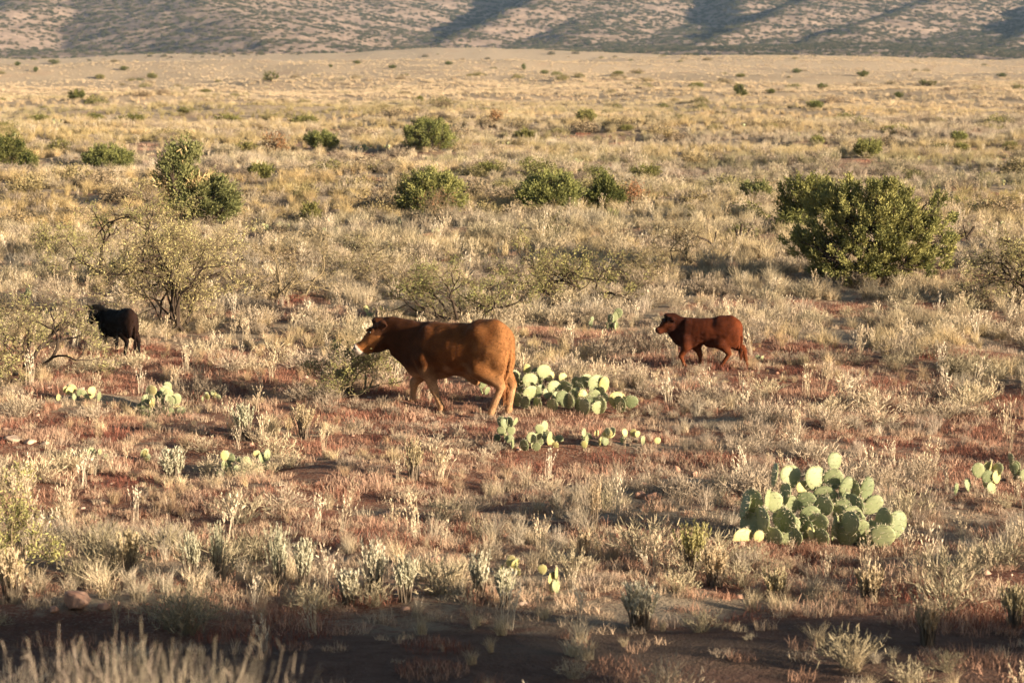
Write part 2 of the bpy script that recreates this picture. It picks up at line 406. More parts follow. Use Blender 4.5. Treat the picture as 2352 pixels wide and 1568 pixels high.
# dry grass
q = sample([(7, 16, 4), (16, 21, 6), (21, 34, 11), (34, 64, 11), (64, 140, 7.5), (140, 350, 3.2), (350, 950, .45), (950, 1700, .06)])
x, y = q.T; rd = redness(x, y)
clump = nz(x, y, 3.2, 31, 2)
keep = rng.random(len(x)) < np.clip(.62 + 1.3 * clump - .7 * rd, .05, 1) * np.interp(y, [20.2, 21.2], [.8, 1]) * np.where(x < -1.2, np.interp(y, [20.2, 21.2], [.2, 1]), 1)
x, y, rd = x[keep], y[keep], rd[keep]
far = np.interp(y, [0, 60, 140, 350, 900], [1, 1, 1.0, 1.4, 2.6])
g1, g2 = nz(x * .45, y, 16, 32, 2), nz(x * .4, y, 42, 33, 2)
t = .42 + .38 * g1 + .25 * rng.normal(size=len(x)) * .6
tint = palette(np.clip(t, 0, 1), [MAUVE, GREY, STRAW, PALE])
goldm = np.clip((g2 - .25) * 3, 0, 1) * np.interp(y, [40, 60, 200, 400], [.25, .9, .7, .2]); tint = tint * (1 - goldm[:, None]) + np.array(GOLD) * goldm[:, None]
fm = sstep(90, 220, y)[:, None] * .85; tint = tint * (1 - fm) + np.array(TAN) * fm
redm = (rd * .45 * sstep(.4, .9, rd))[:, None]; tint = tint * (1 - redm) + np.array((.36, .19, .12)) * redm
ol = (np.clip((nz(x * .3, y, 38, 34, 2) - .05) * 2.2, 0, .6) * sstep(55, 85, y) * (1 - sstep(170, 260, y)))[:, None]; tint = tint * (1 - ol) + np.array(OLIVE) * ol
band = nz(x * .28, y, 24, 37, 2); bf = np.interp(y, [36, 50, 130, 230], [0, 1, 1, 0])
bm = (bf * np.clip(.35 + .9 * band, 0, .85))[:, None]; tint = tint * (1 - bm) + np.array((.50, .385, .205)) * bm
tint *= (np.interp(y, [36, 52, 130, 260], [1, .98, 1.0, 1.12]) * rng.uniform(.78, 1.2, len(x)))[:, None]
s = rng.uniform(.45, 1.1, len(x)) * np.interp(rd, [.2, .9], [.95, .55]) * np.interp(y, [14, 20.8, 22, 27, 40, 60], [.55, .55, .72, .70, .72, 1]) * tramp(x, y)
P = np.c_[x, y, height(x, y)]
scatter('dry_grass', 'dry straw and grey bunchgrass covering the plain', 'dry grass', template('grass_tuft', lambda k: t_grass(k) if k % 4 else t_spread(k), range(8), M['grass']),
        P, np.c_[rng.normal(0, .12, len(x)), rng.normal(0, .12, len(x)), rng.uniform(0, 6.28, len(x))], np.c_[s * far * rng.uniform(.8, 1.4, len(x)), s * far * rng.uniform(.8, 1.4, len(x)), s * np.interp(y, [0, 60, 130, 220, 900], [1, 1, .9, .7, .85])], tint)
# short dry litter and seedlings between the tufts
q = sample([(12, 20.4, 6), (20.4, 36, 26), (36, 66, 12)])
x, y = q.T; keep = rng.random(len(x)) < np.clip(.6 + .5 * nz(x, y, 2.5, 35, 2), .15, 1); x, y = x[keep], y[keep]
tint = palette(np.clip(rng.random(len(x)) * .8 + .2 * nz(x, y, 4, 36, 2) + .1, 0, 1), [(.34, .17, .11), (.44, .27, .185), (.52, .37, .25), (.58, .45, .31), (.40, .30, .23)])
s = rng.uniform(.25, .62, len(x))
scatter('dry_litter', 'short dry pinkish stubble covering the soil between tufts', 'dry grass', template('stubble', t_spread, range(20, 25), M['grass']),
        np.c_[x, y, height(x, y)], np.c_[0 * x, 0 * x, rng.uniform(0, 6.28, len(x))], np.c_[s, s, s * rng.uniform(.6, 1.1, len(x))], tint)
# grey twiggy brush
q = sample([(8, 20.6, .9), (20.6, 34, 1.9), (34, 64, 2.6), (64, 100, 1.2), (100, 140, .6), (140, 350, .07)])
x, y = q.T; rd = redness(x, y); cl = nz(x, y, 6, 41, 2)
keep = rng.random(len(x)) < np.clip(.45 + 1.1 * cl - .35 * rd, .05, 1)
x, y = x[keep], y[keep]; far = np.interp(y, [0, 60, 140, 350, 900], [1, 1, 1.2, 1.6, 2.6])
tint = palette(np.clip(.45 + .4 * nz(x, y, 12, 42, 2) + .18 * rng.normal(size=len(x)), 0, 1), [(.28, .22, .16), (.42, .335, .245), (.51, .41, .29), (.56, .46, .30)])
gr = (np.clip(nz(x * .5, y, 20, 43, 2) * 2 - .7, 0, .45))[:, None]; tint = tint * (1 - gr) + np.array((.36, .32, .18)) * gr
tint *= (np.interp(y, [36, 55, 130, 300], [1, .84, .9, 1.0]) * rng.uniform(.8, 1.15, len(x)))[:, None]
s = rng.uniform(.5, 1.15, len(x)) * np.interp(y, [14, 22, 28, 42, 60], [.6, .9, .8, .8, 1]) * tramp(x, y)
scatter('grey_brush', 'low grey twiggy brush growing among the dry grass', 'brush', template('brush_tuft', t_brush, range(5), M['grass']),
        np.c_[x, y, height(x, y)], np.c_[rng.normal(0, .1, len(x)), rng.normal(0, .1, len(x)), rng.uniform(0, 6.28, len(x))], np.c_[s * far * 1.15, s * far * 1.15, s * np.interp(y, [0, 140, 900], [1, 1.1, 1.8])], tint)
# crimson ground cover
q = sample([(12, 30, 5), (30, 64, 6), (64, 140, 1.2)])
x, y = q.T; rd = redness(x, y)
keep = rng.random(len(x)) < np.interp(y, [19.5, 20.8], [.35, 1]) * .75 * sstep(.45, .85, rd) * (.35 + .65 * (nz(x, y, 2.6, 51, 2) > 0))
x, y = x[keep], y[keep]; f = rng.random(len(x))
tint = palette(f, [(.19, .072, .052), (.30, .125, .085), (.44, .25, .17), (.48, .32, .225), (.33, .15, .10)])
s = rng.uniform(.5, 1.2, len(x))
scatter('red_ground_cover', 'low crimson dried ground cover between the grass tufts', 'ground cover', template('red_mat', t_red, range(4), M['grass']),
        np.c_[x, y, height(x, y)], np.c_[0 * x, 0 * x, rng.uniform(0, 6.28, len(x))], np.c_[s, s, s * rng.uniform(.7, 1.4, len(x))], tint)
# pale seed stalks
q = sample([(10, 20, .6), (20, 34, 1.3), (34, 70, 1.8), (70, 140, .6)])
x, y = q.T; keep = rng.random(len(x)) < np.clip(.5 + nz(x, y, 4, 61, 2), .1, 1); x, y = x[keep], y[keep]
tint = palette(rng.random(len(x)), [(.40, .31, .21), (.56, .45, .30), (.62, .53, .40)]); s = rng.uniform(.35, 1.0, len(x)) * tramp(x, y)
scatter('seed_stalks', 'thin pale seed stalks standing above the grass', 'dry grass', template('seed_stalk', t_seed, range(4), M['grass']),
        np.c_[x, y, height(x, y)], np.c_[rng.normal(0, .12, len(x)), rng.normal(0, .12, len(x)), rng.uniform(0, 6.28, len(x))], np.c_[s, s, s], tint)
# low olive and brown scrub on the middle plain
q = sample([(62, 130, .10), (130, 420, .009), (420, 1500, .0012)])
x, y = q.T; cl = nz(x * .35, y, 60, 71, 2)
keep = rng.random(len(x)) < np.clip(.1 + 1.6 * cl, .02, 1); x, y = x[keep], y[keep]
tint = palette(np.clip(.5 + .3 * nz(x, y, 50, 72, 2) + .2 * rng.normal(size=len(x)), 0, 1), [(.15, .15, .05), (.23, .20, .09), (.27, .20, .13), (.31, .25, .15)])
s = rng.uniform(.5, 1.5, len(x)) * np.interp(y, [60, 400, 1500], [.85, 1.2, 1.9])
scatter('low_scrub', 'low olive and brown scrub patches across the middle plain', 'scrub', template('scrub_clump', t_scrub, range(5), M['grass']),
        np.c_[x, y, height(x, y)], np.c_[0 * x, 0 * x, rng.uniform(0, 6.28, len(x))], np.c_[s * 1.7, s * 1.3, s * .8], tint)
# pebbles
q = sample([(10, 30, 7), (30, 60, 3)]); x, y = q.T
keep = (y > 20.4) & (rng.random(len(x)) < redness(x, y) * .7 * (nz(x, y, 3, 81, 2) > .1)); x, y = x[keep], y[keep]
s = rng.uniform(.25, 1.1, len(x))
scatter('pebbles', 'small pinkish pebbles strewn over the red soil', 'pebbles', template('pebble', t_pebble, range(5), M['grass']),
        np.c_[x, y, height(x, y)], np.c_[0 * x, 0 * x, rng.uniform(0, 6.28, len(x))], np.c_[s, s, s], palette(rng.random(len(x)), [(.30, .16, .11), (.46, .29, .21), (.52, .38, .29)]))
# scrub of the hillsides
n = 120000; x = rng.uniform(-720, 720, n); y = 1080 + 1760 * rng.random(n) ** 1.3
keep = (np.abs(x) < .27 * y) & (rng.random(n) < np.clip(.50 + .35 * nz(x, y, 120, 91, 2) + .35 * sstep(-60, 160, x) + .5 * nz(x, y * 0, 90, 26, 2) * np.exp(-((y - 1490) / 90) ** 2), .25, 1) * (.11 * sstep(1050, 1300, y) * (1 + nz(x, y, 140, 27, 2)) + .95 * sstep(1370, 1470, y - 90 * nz(x, y * .3, 200, 25, 2)))); x, y = x[keep], y[keep]
s = rng.uniform(1.6, 4.2, len(x)) * np.interp(y, [1440, 2400], [1, 1.3])
z = np.maximum(hill_height(x, y), height(x, y))
scatter('hill_scrub', 'dark green and grey scrub dotting the hillsides', 'scrub', template('hill_clump', t_scrub, range(11, 15), M['grass']),
        np.c_[x, y, z], np.c_[0 * x, 0 * x, rng.uniform(0, 6.28, len(x))], np.c_[s, s, s * .62], palette(rng.random(len(x)), [(.065, .075, .04), (.11, .105, .06), (.17, .145, .09)]))

# ------------------------------------------------------------------ trees and bushes
def juniper(r, envs, H, tips, per=36, sprig=.10, trunk_r=.11, wide=1., gaps=.0):
    """ENVS: ellipsoids (cx, cy, cz, rx, ry, rz) of the crown. -> (wood V,F), (leaf V,F,shade)"""
    vol = np.array([e[3] * e[4] * e[5] for e in envs]); pick = r.choice(len(envs), tips * 3, p=vol / vol.sum())
    E = np.array(envs)[pick]; d = norm(r.normal(size=(len(pick), 3))); rr = r.random(len(pick)) ** .36
    T = E[:, :3] + d * rr[:, None] * E[:, 3:]
    g = nz(T[:, 0] + T[:, 2] * .7, T[:, 1] - T[:, 2] * .9, H * .30, int(r.integers(1e6)), 2)
    T = T[(T[:, 2] > .05 * H) & (g > -.25 + gaps)][:tips]; n = len(T)
    nl = max(5, tips // 34); A, B, ra, rb = [], [], [], []
    li = r.choice(n, min(nl, n), replace=False); nodes = []
    for i in li:                                           # limbs
        p = np.array([r.normal() * trunk_r, r.normal() * trunk_r, -.05]); e = T[i] * .86; k = 6
        c = np.array([e[0] * .35, e[1] * .35, e[2] * .45]); rad = trunk_r * r.uniform(.45, .8)
        for j in range(k):
            t1 = (j + 1) / k; qn = 2 * t1 * (1 - t1) * c + t1 * t1 * e + r.normal(size=3) * .02 * H
            A.append(p); B.append(qn); ra.append(rad * (1 - .13 * j)); rb.append(rad * (1 - .13 * (j + 1))); p = qn; nodes.append(qn)
    nodes = np.array(nodes)
    for i in range(n):
        w = np.linalg.norm(nodes - T[i], axis=1) + .8 * np.maximum(0, nodes[:, 2] - T[i, 2]); j = int(np.argmin(w))
        m = (nodes[j] + T[i]) / 2 + r.normal(size=3) * .03 * H
        A += [nodes[j], m]; B += [m, T[i]]; ra += [trunk_r * .16, trunk_r * .11]; rb += [trunk_r * .11, trunk_r * .05]
    wood = tubes(A, B, np.array(ra), np.array(rb), 5)
    c = np.repeat(T, per, 0); N_ = len(c)
    od = norm(np.repeat(norm(T - np.array([0, 0, H * .3])) * .8 + np.array([0, 0, .55]), per, 0))
    off = r.normal(size=(N_, 3)) * sprig * .62; c = c + off * 1.15 + od * ((r.random(N_) - .35) * sprig * 3.8)[:, None]
    dd = norm(od + .75 * norm(off) + .35 * r.normal(size=(N_, 3))); side = norm(np.cross(dd, r.normal(size=(N_, 3))))
    L = sprig * r.uniform(.55, 1.15, N_)[:, None]; w = sprig * .20
    V, F = strips(c - dd * L * .5, c, c + dd * L * .5, side, w * .6, w, w * .35)
    sh = np.repeat(np.clip(.5 + .28 * np.repeat(r.normal(size=n), per) + .2 * r.normal(size=N_), 0, 1), 6)
    return wood, (V, F, sh)
def mesquite(r, Wd, H, stems=6, levels=5, leaves=9, leaf=.045, rad=.05, splay=(.35, 1.1), zig=.32, hang=0.):
    A, B, ra, rb, TW = [], [], [], [], []
    fr = [(np.array([r.normal() * .06, r.normal() * .06, -.06]), az + r.normal() * .3, None, .40, rad * r.uniform(.6, 1.1), 0) for az in np.arange(stems) / stems * 2 * np.pi]
    st = []
    for p, az, _, L, rd_, lv in fr:
        ln = r.uniform(*splay); st.append((p, np.array([math.sin(ln) * math.cos(az), math.sin(ln) * math.sin(az), math.cos(ln)]), L, rd_, 0))
    while st:
        p, d, L, rd_, lv = st.pop(); k = 3
        for j in range(k):
            d = norm(d + r.normal(size=3) * zig + np.array([0, 0, .06 - hang * lv * .05])); qn = p + d * L / k
            A.append(p); B.append(qn); ra.append(rd_ * (1 - .14 * j)); rb.append(rd_ * (1 - .14 * (j + 1)))
            if lv >= levels - 2: TW.append((p, qn))
            p = qn
            if lv < levels - 1 and (j == k - 1 or r.random() < .55):
                for _ in range(2 if j == k - 1 else 1):
                    st.append((p, norm(d + r.normal(size=3) * .62), L * r.uniform(.55, .78), max(rd_ * r.uniform(.48, .66), .0065), lv + 1))
    A, B = np.array(A), np.array(B)
    sx = Wd / 2 / np.percentile(np.abs(B[:, :2]), 96); sz = H / np.percentile(B[:, 2], 98.5); S = np.array([sx, sx, sz])
    A *= S; B *= S
    A[:, 2] = np.maximum(A[:, 2], -.05); B[:, 2] = np.maximum(B[:, 2], .03 + .05 * r.random(len(B)))
    ra, rb = np.array(ra), np.array(rb); tk = ra > .0085
    wood = (tubes(A[tk], B[tk], ra[tk], rb[tk], 5), tubes(A[~tk], B[~tk], ra[~tk] * .8, rb[~tk] * .8, 3))
    lf = None
    if leaves:
        P0 = np.array([a for a, b in TW]) * S; P1 = np.array([b for a, b in TW]) * S
        n = int(len(P0) * leaves * .36); i = r.integers(0, len(P0), n)
        c = P0[i] + (P1 - P0)[i] * r.random(n)[:, None] + r.normal(size=(n, 3)) * leaf * .9
        dn = nz(c[:, 0], c[:, 1] + c[:, 2], H * .6, int(r.integers(1e6)), 2)
        c = c[(r.random(n) < np.clip(.55 + .8 * dn, .1, 1)) & (c[:, 2] > .12 * H)]; n = len(c)
        dd = norm(r.normal(size=(n, 3)) + np.array([0, 0, -.3])); side = norm(np.cross(dd, r.normal(size=(n, 3))))
        L = leaf * r.uniform(.6, 1.3, n)[:, None]
        V, F = strips(c - dd * L * .5, c, c + dd * L * .5, side, leaf * .07, leaf * .16, leaf * .05)
        lf = (V, F, np.repeat(r.random(n), 6))
    return wood, lf
LAND = []                                                  # (u, v, short name) of the things other labels point at
COUNT = {}
def build_bush(name, cat, label, u, v, wood, leaf, bark, foliage, group=None, short=None, rz=0, extra=None, crown='crown', trunk='trunk'):
    P, D = hit(u, v); o = empty(name, P, rz); tag(o, label, cat, group)
    ks = []
    if wood is not None and isinstance(wood[0], tuple):
        if len(wood[1][0]): ks.append(obj('twig_sprays', make_mesh('twig_sprays', *wood[1], M['twig']), o))
        wood = wood[0]
    if wood is not None: ks.append(obj(trunk, make_mesh(trunk, *wood, M[bark]), o))
    if leaf is not None: ks.append(obj(crown, make_mesh(crown, leaf[0], leaf[1], M[foliage], {'shade': ('FLOAT', leaf[2])}), o))
    for nm, V, F, sh, mt in (extra or []): ks.append(obj(nm, make_mesh(nm, V, F, M[mt], {'shade': ('FLOAT', sh)}), o))
    CH[o] = ks
    if short: LAND.append((u, v, short))
    return o
def size(u, v, w, h):
    P, D = hit(u, v); return w / FD * D, h / FD * D
def env_px(u, v, lobes):                                   # lobes in pixels: (centre u, centre v, half width, half height)
    P, D = hit(u, v); k = D / FD; r_ = np.random.default_rng(int(u))
    return [((cu - u) * k, r_.uniform(-.3, .3) * rw * k, (v - cv) * k, rw * k, max(rw, rh) * k * .85, rh * k) for cu, cv, rw, rh in lobes]

# the big junipers, each grown for itself
JUN = [
    (1985, 656, 4100, [(1960, 560, 120, 80), (1850, 562, 58, 36), (1846, 560, 56, 34), (1850, 566, 50, 30), (2120, 600, 70, 40), (2110, 560, 90, 62), (2000, 470, 120, 54), (1985, 620, 120, 36), (2160, 490, 42, 40), (1900, 470, 60, 44), (1930, 452, 54, 42), (2060, 500, 90, 60)], 430, 'juniper', 'juniper_tree', 'juniper', 'large spreading dark green juniper bush behind the reddish calf', 'big juniper', .36),
    (1855, 515, 70, [(1858, 450, 66, 46), (1835, 480, 45, 28)], 170, 'olive', 'juniper_tree', 'juniper', 'olive brown bush tucked behind the left side of the big juniper', None, .05),
    (988, 492, 71, [(988, 445, 76, 50), (960, 470, 46, 24), (1030, 462, 36, 34)], 330, 'juniper', 'juniper_tree', 'juniper', 'dense rounded juniper with a bare twiggy shrub in front of it', 'rounded juniper', -.1),
    (1262, 486, 72, [(1260, 446, 72, 42), (1225, 462, 40, 26), (1310, 440, 26, 30)], 270, 'juniper', 'juniper_tree', 'juniper', 'loose green juniper with pale spiky yuccas at its right foot', 'yucca juniper', -.02),
    (1392, 478, 73, [(1390, 452, 40, 30), (1385, 428, 22, 24), (1375, 462, 28, 18)], 170, 'juniper_dark', 'juniper_tree', 'juniper', 'small upright dark juniper beside a rust coloured shrub', 'upright juniper', -.2),
    (252, 398, 91, [(250, 368, 56, 30), (215, 378, 24, 20), (285, 376, 28, 22)], 240, 'juniper', 'juniper_tree', 'juniper', 'dense low domed juniper on the left with ribbed looking crown', 'domed juniper', -.3),
    (18, 388, 92, [(14, 350, 52, 36), (30, 340, 26, 30), (-20, 360, 30, 24)], 210, 'juniper_dark', 'juniper_tree', 'juniper', 'dark green juniper cut off by the left picture edge', 'edge juniper', -.1),
    (66, 398, 88, [(65, 378, 18, 20)], 70, 'juniper_dark', 'juniper_tree', 'juniper', 'small dark bush at the right foot of the edge juniper', None, -.3),
    (440, 510, 66, [(460, 460, 76, 50), (500, 470, 50, 40), (410, 380, 44, 40), (425, 355, 36, 28), (385, 400, 26, 24), (400, 430, 30, 30)], 420, 'green', 'juniper_tree', 'juniper', 'tall feathery green tree with golden dead sprays in its leaning top', 'feathery tree', .34),
    (988, 346, 105, [(985, 308, 54, 28), (955, 318, 30, 20), (1022, 322, 28, 18), (985, 292, 36, 16)], 260, 'juniper', 'juniper_tree', 'tree', 'open spreading tree on a bare stem casting a long shadow', 'open spreading tree', 0.),
    (740, 347, 105, [(738, 322, 34, 16), (720, 320, 18, 12), (757, 326, 20, 14)], 130, 'juniper', 'juniper_tree', 'tree', 'small vase shaped tree right of the reddish dead shrub', 'vase shaped tree', 0.),
    (622, 187, 430, [(622, 174, 20, 11)], 70, 'juniper_dark', 'juniper_tree', 'tree', 'lone round tree far out on the pale plain below the hills', 'lone round tree', -.3),
    (180, 231, 240, [(178, 220, 19, 11)], 80, 'juniper_dark', 'juniper_tree', 'tree', 'lone leaning round bush with dark shadow on the left far plain', 'lone leaning bush', -.3),
    (1346, 281, 150, [(1346, 269, 21, 12)], 90, 'juniper', 'juniper_tree', 'bush', 'single ball shaped bush in the middle of the far plain', 'ball bush', -.3),
    (1699, 221, 250, [(1697, 206, 12, 13), (1708, 214, 9, 8)], 80, 'juniper_dark', 'juniper_tree', 'bush', 'dark twin bush at the end of a pale swell', 'dark twin bush', -.3),
    (2130, 199, 300, [(2122, 191, 10, 7), (2139, 192, 11, 6)], 70, 'juniper_dark', 'juniper_tree', 'bush', 'pair of dark bushes grown together high on the right plain', 'pair of dark bushes', -.3),
    (1992, 362, 100, [(1990, 342, 24, 16), (2008, 340, 14, 12)], 100, 'juniper', 'juniper_tree', 'tree', 'small open tree above the right end of the big juniper', 'small open tree', 0.),
    (1736, 468, 74, [(1735, 446, 30, 22)], 90, 'green', 'shrub', 'bush', 'pale green bush left of the olive bush behind the big juniper', 'pale green bush', 0.),
    (600, 410, 85, [(600, 397, 24, 13)], 70, 'olive', 'shrub', 'bush', 'yellow green low bush right of the feathery tree', 'yellow green bush', -.2),
    (714, 514, 65, [(714, 496, 15, 17)], 60, 'olive', 'shrub', 'bush', 'small narrow olive bush right of the feathery tree foot', 'narrow olive bush', -.2),
    (1206, 320, 120, [(1206, 311, 19, 9)], 50, 'olive', 'shrub', 'bush', 'low green bush between the open spreading tree and the ball bush', 'low green bush', -.2),
    (1876, 336, 115, [(1877, 327, 12, 8)], 40, 'juniper', 'shrub', 'bush', 'small green bush left of the small open tree', None, -.3),
    (2206, 352, 105, [(2206, 344, 13, 8)], 50, 'olive', 'shrub', 'bush', 'small olive bush on the right plain, nearer of two', None, -.2),
    (2202, 328, 118, [(2202, 318, 14, 9)], 50, 'juniper', 'shrub', 'bush', 'small dark bush on the right plain, farther of two', None, -.3),
    (1870, 250, 200, [(1872, 243, 18, 7)], 50, 'juniper', 'shrub', 'bush', 'low dark bush where the pale swell runs out', 'low dark bush', -.3),
    (960, 237, 210, [(960, 229, 11, 8)], 40, 'olive', 'shrub', 'bush', 'small brownish bush above the open spreading tree', None, -.3)]
for u, v, _, lobes, tips, fol, nm, cat, lab, short, gaps in JUN:
    env = env_px(u, v, lobes); H = max(e[2] + e[5] for e in env); r = np.random.default_rng(u + v)
    big = u in (1985,)
    wood, lf = juniper(r, env, H, int(tips * 1.0), per=150 if big else 62, sprig=.064 if big else max(.075, H * .040), trunk_r=.05 * H if not big else .10, gaps=gaps)
    extra = None
    if short == 'feathery tree':                           # dead golden sprays in the top
        k = hit(u, v)[1] / FD; r2 = np.random.default_rng(5); A, B = [], []
        for cu, cv in ((450, 405), (365, 425), (380, 440), (430, 350), (455, 420), (470, 410), (362, 410)):
            a = np.array([(418 - u) * k, 0, (v - 440) * k]); e = np.array([(cu - u) * k, r2.uniform(-.5, .1), (v - cv) * k])
            for j in range(60):
                t_ = r2.uniform(.45, 1); p = a + (e - a) * t_ + r2.normal(size=3) * .09; A.append(p); B.append(p + norm(e - a + np.array([0, 0, .5]) + r2.normal(size=3) * .8) * .2)
        A, B = np.array(A), np.array(B); sd = norm(np.cross(B - A, r2.normal(size=A.shape)))
        V, F = strips(A, (A + B) / 2, B, sd, .006, .016, .004); extra = [('dead_foliage', V, F, np.repeat(r2.random(len(A)), 6), 'gold')]
    build_bush(nm, cat, lab, u, v, wood, lf, 'bark_pale' if u in (988, 740) else 'bark', fol, short=short, extra=extra)

MES = [  # u, v, w, h, stems, levels, leaves, leaf, rad, splay, foliage, bark, label, short, seed
    (398, 766, 350, 250, 7, 6, 4.2, .050, .050, (.30, 1.0), 'mesq', 'bark', 'large fan shaped mesquite with dark forked stems right of the black calf', 'fan mesquite', 3),
    (272, 652, 330, 205, 5, 6, 5.0, .055, .060, (.35, 1.1), 'mesq_green', 'bark', 'greener mesquite with a dark crooked trunk behind the fan mesquite', 'green mesquite', 4),
    (5, 862, 480, 180, 6, 6, 3.4, .045, .050, (.75, 1.4), 'mesq', 'bark', 'low sprawling mesquite arching in from the left edge before the black calf', 'sprawling mesquite', 15),
    (1065, 737, 290, 140, 6, 6, 3.2, .045, .040, (.55, 1.3), 'mesq_green', 'bark', 'low tangled mesquite directly behind the brown cow', 'tangled mesquite', 6),
    (1315, 692, 300, 145, 4, 6, 4.2, .050, .060, (.35, 1.2), 'mesq_green', 'bark', 'mesquite with black twisted trunk between the brown cow and the big juniper', 'black trunked mesquite', 8),
    (655, 684, 250, 125, 6, 5, 2.6, .045, .035, (.4, 1.2), 'mesq_dry', 'twig', 'thin grey mesquite right of the fan mesquite', 'thin grey mesquite', 9),
    (830, 640, 220, 95, 6, 5, 2.2, .045, .030, (.4, 1.2), 'mesq_dry', 'twig', 'low brownish mesquite behind the thin grey one', None, 10),
    (2335, 700, 250, 165, 6, 6, 3.6, .050, .055, (.35, 1.1), 'mesq', 'bark', 'yellow green mesquite with dark stems at the right edge', 'edge mesquite', 11),
    (1560, 612, 190, 110, 5, 5, 1.2, .045, .035, (.3, 1.1), 'mesq_dry', 'twig', 'nearly bare mesquite left of the dead snag', 'bare mesquite', 12),
    (1003, 512, 135, 78, 4, 5, 1.0, .05, .045, (.35, 1.0), 'rust', 'twig', 'bare brown twiggy shrub in front of the rounded juniper', None, 13),
    (815, 902, 210, 115, 8, 5, 6.0, .038, .025, (.5, 1.3), 'mesq_green', 'twig', 'low green scrubby bush under the head of the brown cow', 'scrubby bush', 14),
    (900, 672, 180, 80, 6, 5, 2.4, .04, .030, (.5, 1.2), 'mesq_dry', 'twig', 'small dry mesquite left of the tangled mesquite', None, 16),
    (1455, 655, 170, 85, 6, 5, 2.2, .04, .032, (.5, 1.2), 'mesq_dry', 'twig', 'small greyish mesquite right of the black trunked one', None, 18),
    (635, 355, 52, 46, 5, 4, 9, .10, .06, (.25, .9), 'rust', 'twig', 'reddish dead shrub left of the vase shaped tree', 'reddish dead shrub', 19),
    (1140, 288, 36, 30, 5, 4, 7, .12, .06, (.25, .9), 'rust', 'twig', 'pinkish bare shrub between open spreading tree and ball bush', None, 20),
    (1452, 472, 70, 50, 6, 4, 8, .08, .04, (.3, 1.1), 'rust', 'twig', 'rust coloured shrub touching the upright juniper', 'rust shrub', 22),
    (120, 600, 160, 85, 6, 5, 5, .05, .03, (.4, 1.2), 'mesq_green', 'twig', 'low bright green bush left of the green mesquite', None, 23)]
for u, v, w, h, st, lv, nl, lf_, rad, spl, fol, bk, lab, short, seed in MES:
    Wm, Hm = size(u, v, w, h)
    wood, lf = mesquite(np.random.default_rng(seed * 17), Wm, Hm, st, lv, nl, lf_, rad, spl)
    build_bush('mesquite' if 'mesquite' in lab else 'shrub', 'mesquite' if 'mesquite' in lab else 'shrub', lab, u, v, wood, lf, bk, fol, short=short, rz=0)
# dead snags
def snag(u, v, lab, sticks, rad):
    P, D = hit(u, v); k = D / FD; A, B, ra, rb = [], [], [], []; r = np.random.default_rng(u)
    for pts in sticks:
        yb = 0
        for j in range(len(pts) - 1):
            (u0, v0), (u1, v1) = pts[j], pts[j + 1]; y1 = yb + r.normal() * .12
            A.append(((u0 - u) * k, yb, (v - v0) * k)); B.append(((u1 - u) * k, y1, (v - v1) * k)); yb = y1
            ra.append(rad * (1 - .22 * j)); rb.append(rad * (1 - .22 * (j + 1)))
    me = make_mesh('dead_snag', *tubes(A, B, np.array(ra), np.array(rb), 6), M['bark'])
    tag(obj('dead_snag', me, None, P), lab, 'dead shrub')
snag(1692, 566, 'dead black snag of bare splayed branches left of the big juniper', [[(1692, 570), (1702, 558), (1712, 552), (1740, 548), (1765, 560)], [(1696, 566), (1708, 552), (1722, 530), (1728, 524)], [(1700, 560), (1702, 540), (1706, 515)], [(1705, 556), (1722, 548), (1728, 540)], [(1688, 575), (1694, 540), (1692, 530)], [(1708, 553), (1735, 575), (1748, 592)]], .05)
snag(1642, 580, 'upright dead branch stump left of the splayed dead snag', [[(1642, 588), (1641, 560), (1644, 532)], [(1642, 566), (1625, 553), (1600, 541)]], .035)
snag(1552, 584, 'dark forked dead stem standing in the nearly bare mesquite', [[(1550, 590), (1555, 555), (1552, 520)], [(1555, 556), (1562, 540), (1570, 524)]], .045)
snag(2222, 560, 'thin dark forked snag right of the big juniper', [[(2222, 562), (2222, 545), (2213, 518)], [(2222, 545), (2238, 520)]], .035)
LAND += [(1700, 550, 'splayed dead snag')]

# ------------------------------------------------------------------ automatic labels that point at the nearest named thing
ORD = ['nearest', 'second', 'third', 'fourth', 'fifth', 'sixth', 'seventh', 'eighth', 'ninth', 'tenth']
def relabel(items, text, cat, group):                      # items: (object, u, v)
    buckets = {}
    for o, u, v in items:
        L = min(LAND, key=lambda l: (l[0] - u) ** 2 + ((l[1] - v) * 1.6) ** 2)
        du, dv = u - L[0], (v - L[1]) * 1.6
        side = ('right of' if du > 0 else 'left of') if abs(du) > abs(dv) else ('in front of' if dv > 0 else 'beyond')
        buckets.setdefault((L[2], side), []).append((du * du + dv * dv, o))
    for (nm, side), lst in buckets.items():
        for i, (_, o) in enumerate(sorted(lst, key=lambda q_: q_[0])):
            pre = '' if len(lst) == 1 else ORD[min(i, 9)] + ' '
            tag(o, f'{pre}{text} {side} the {nm}', cat, group)

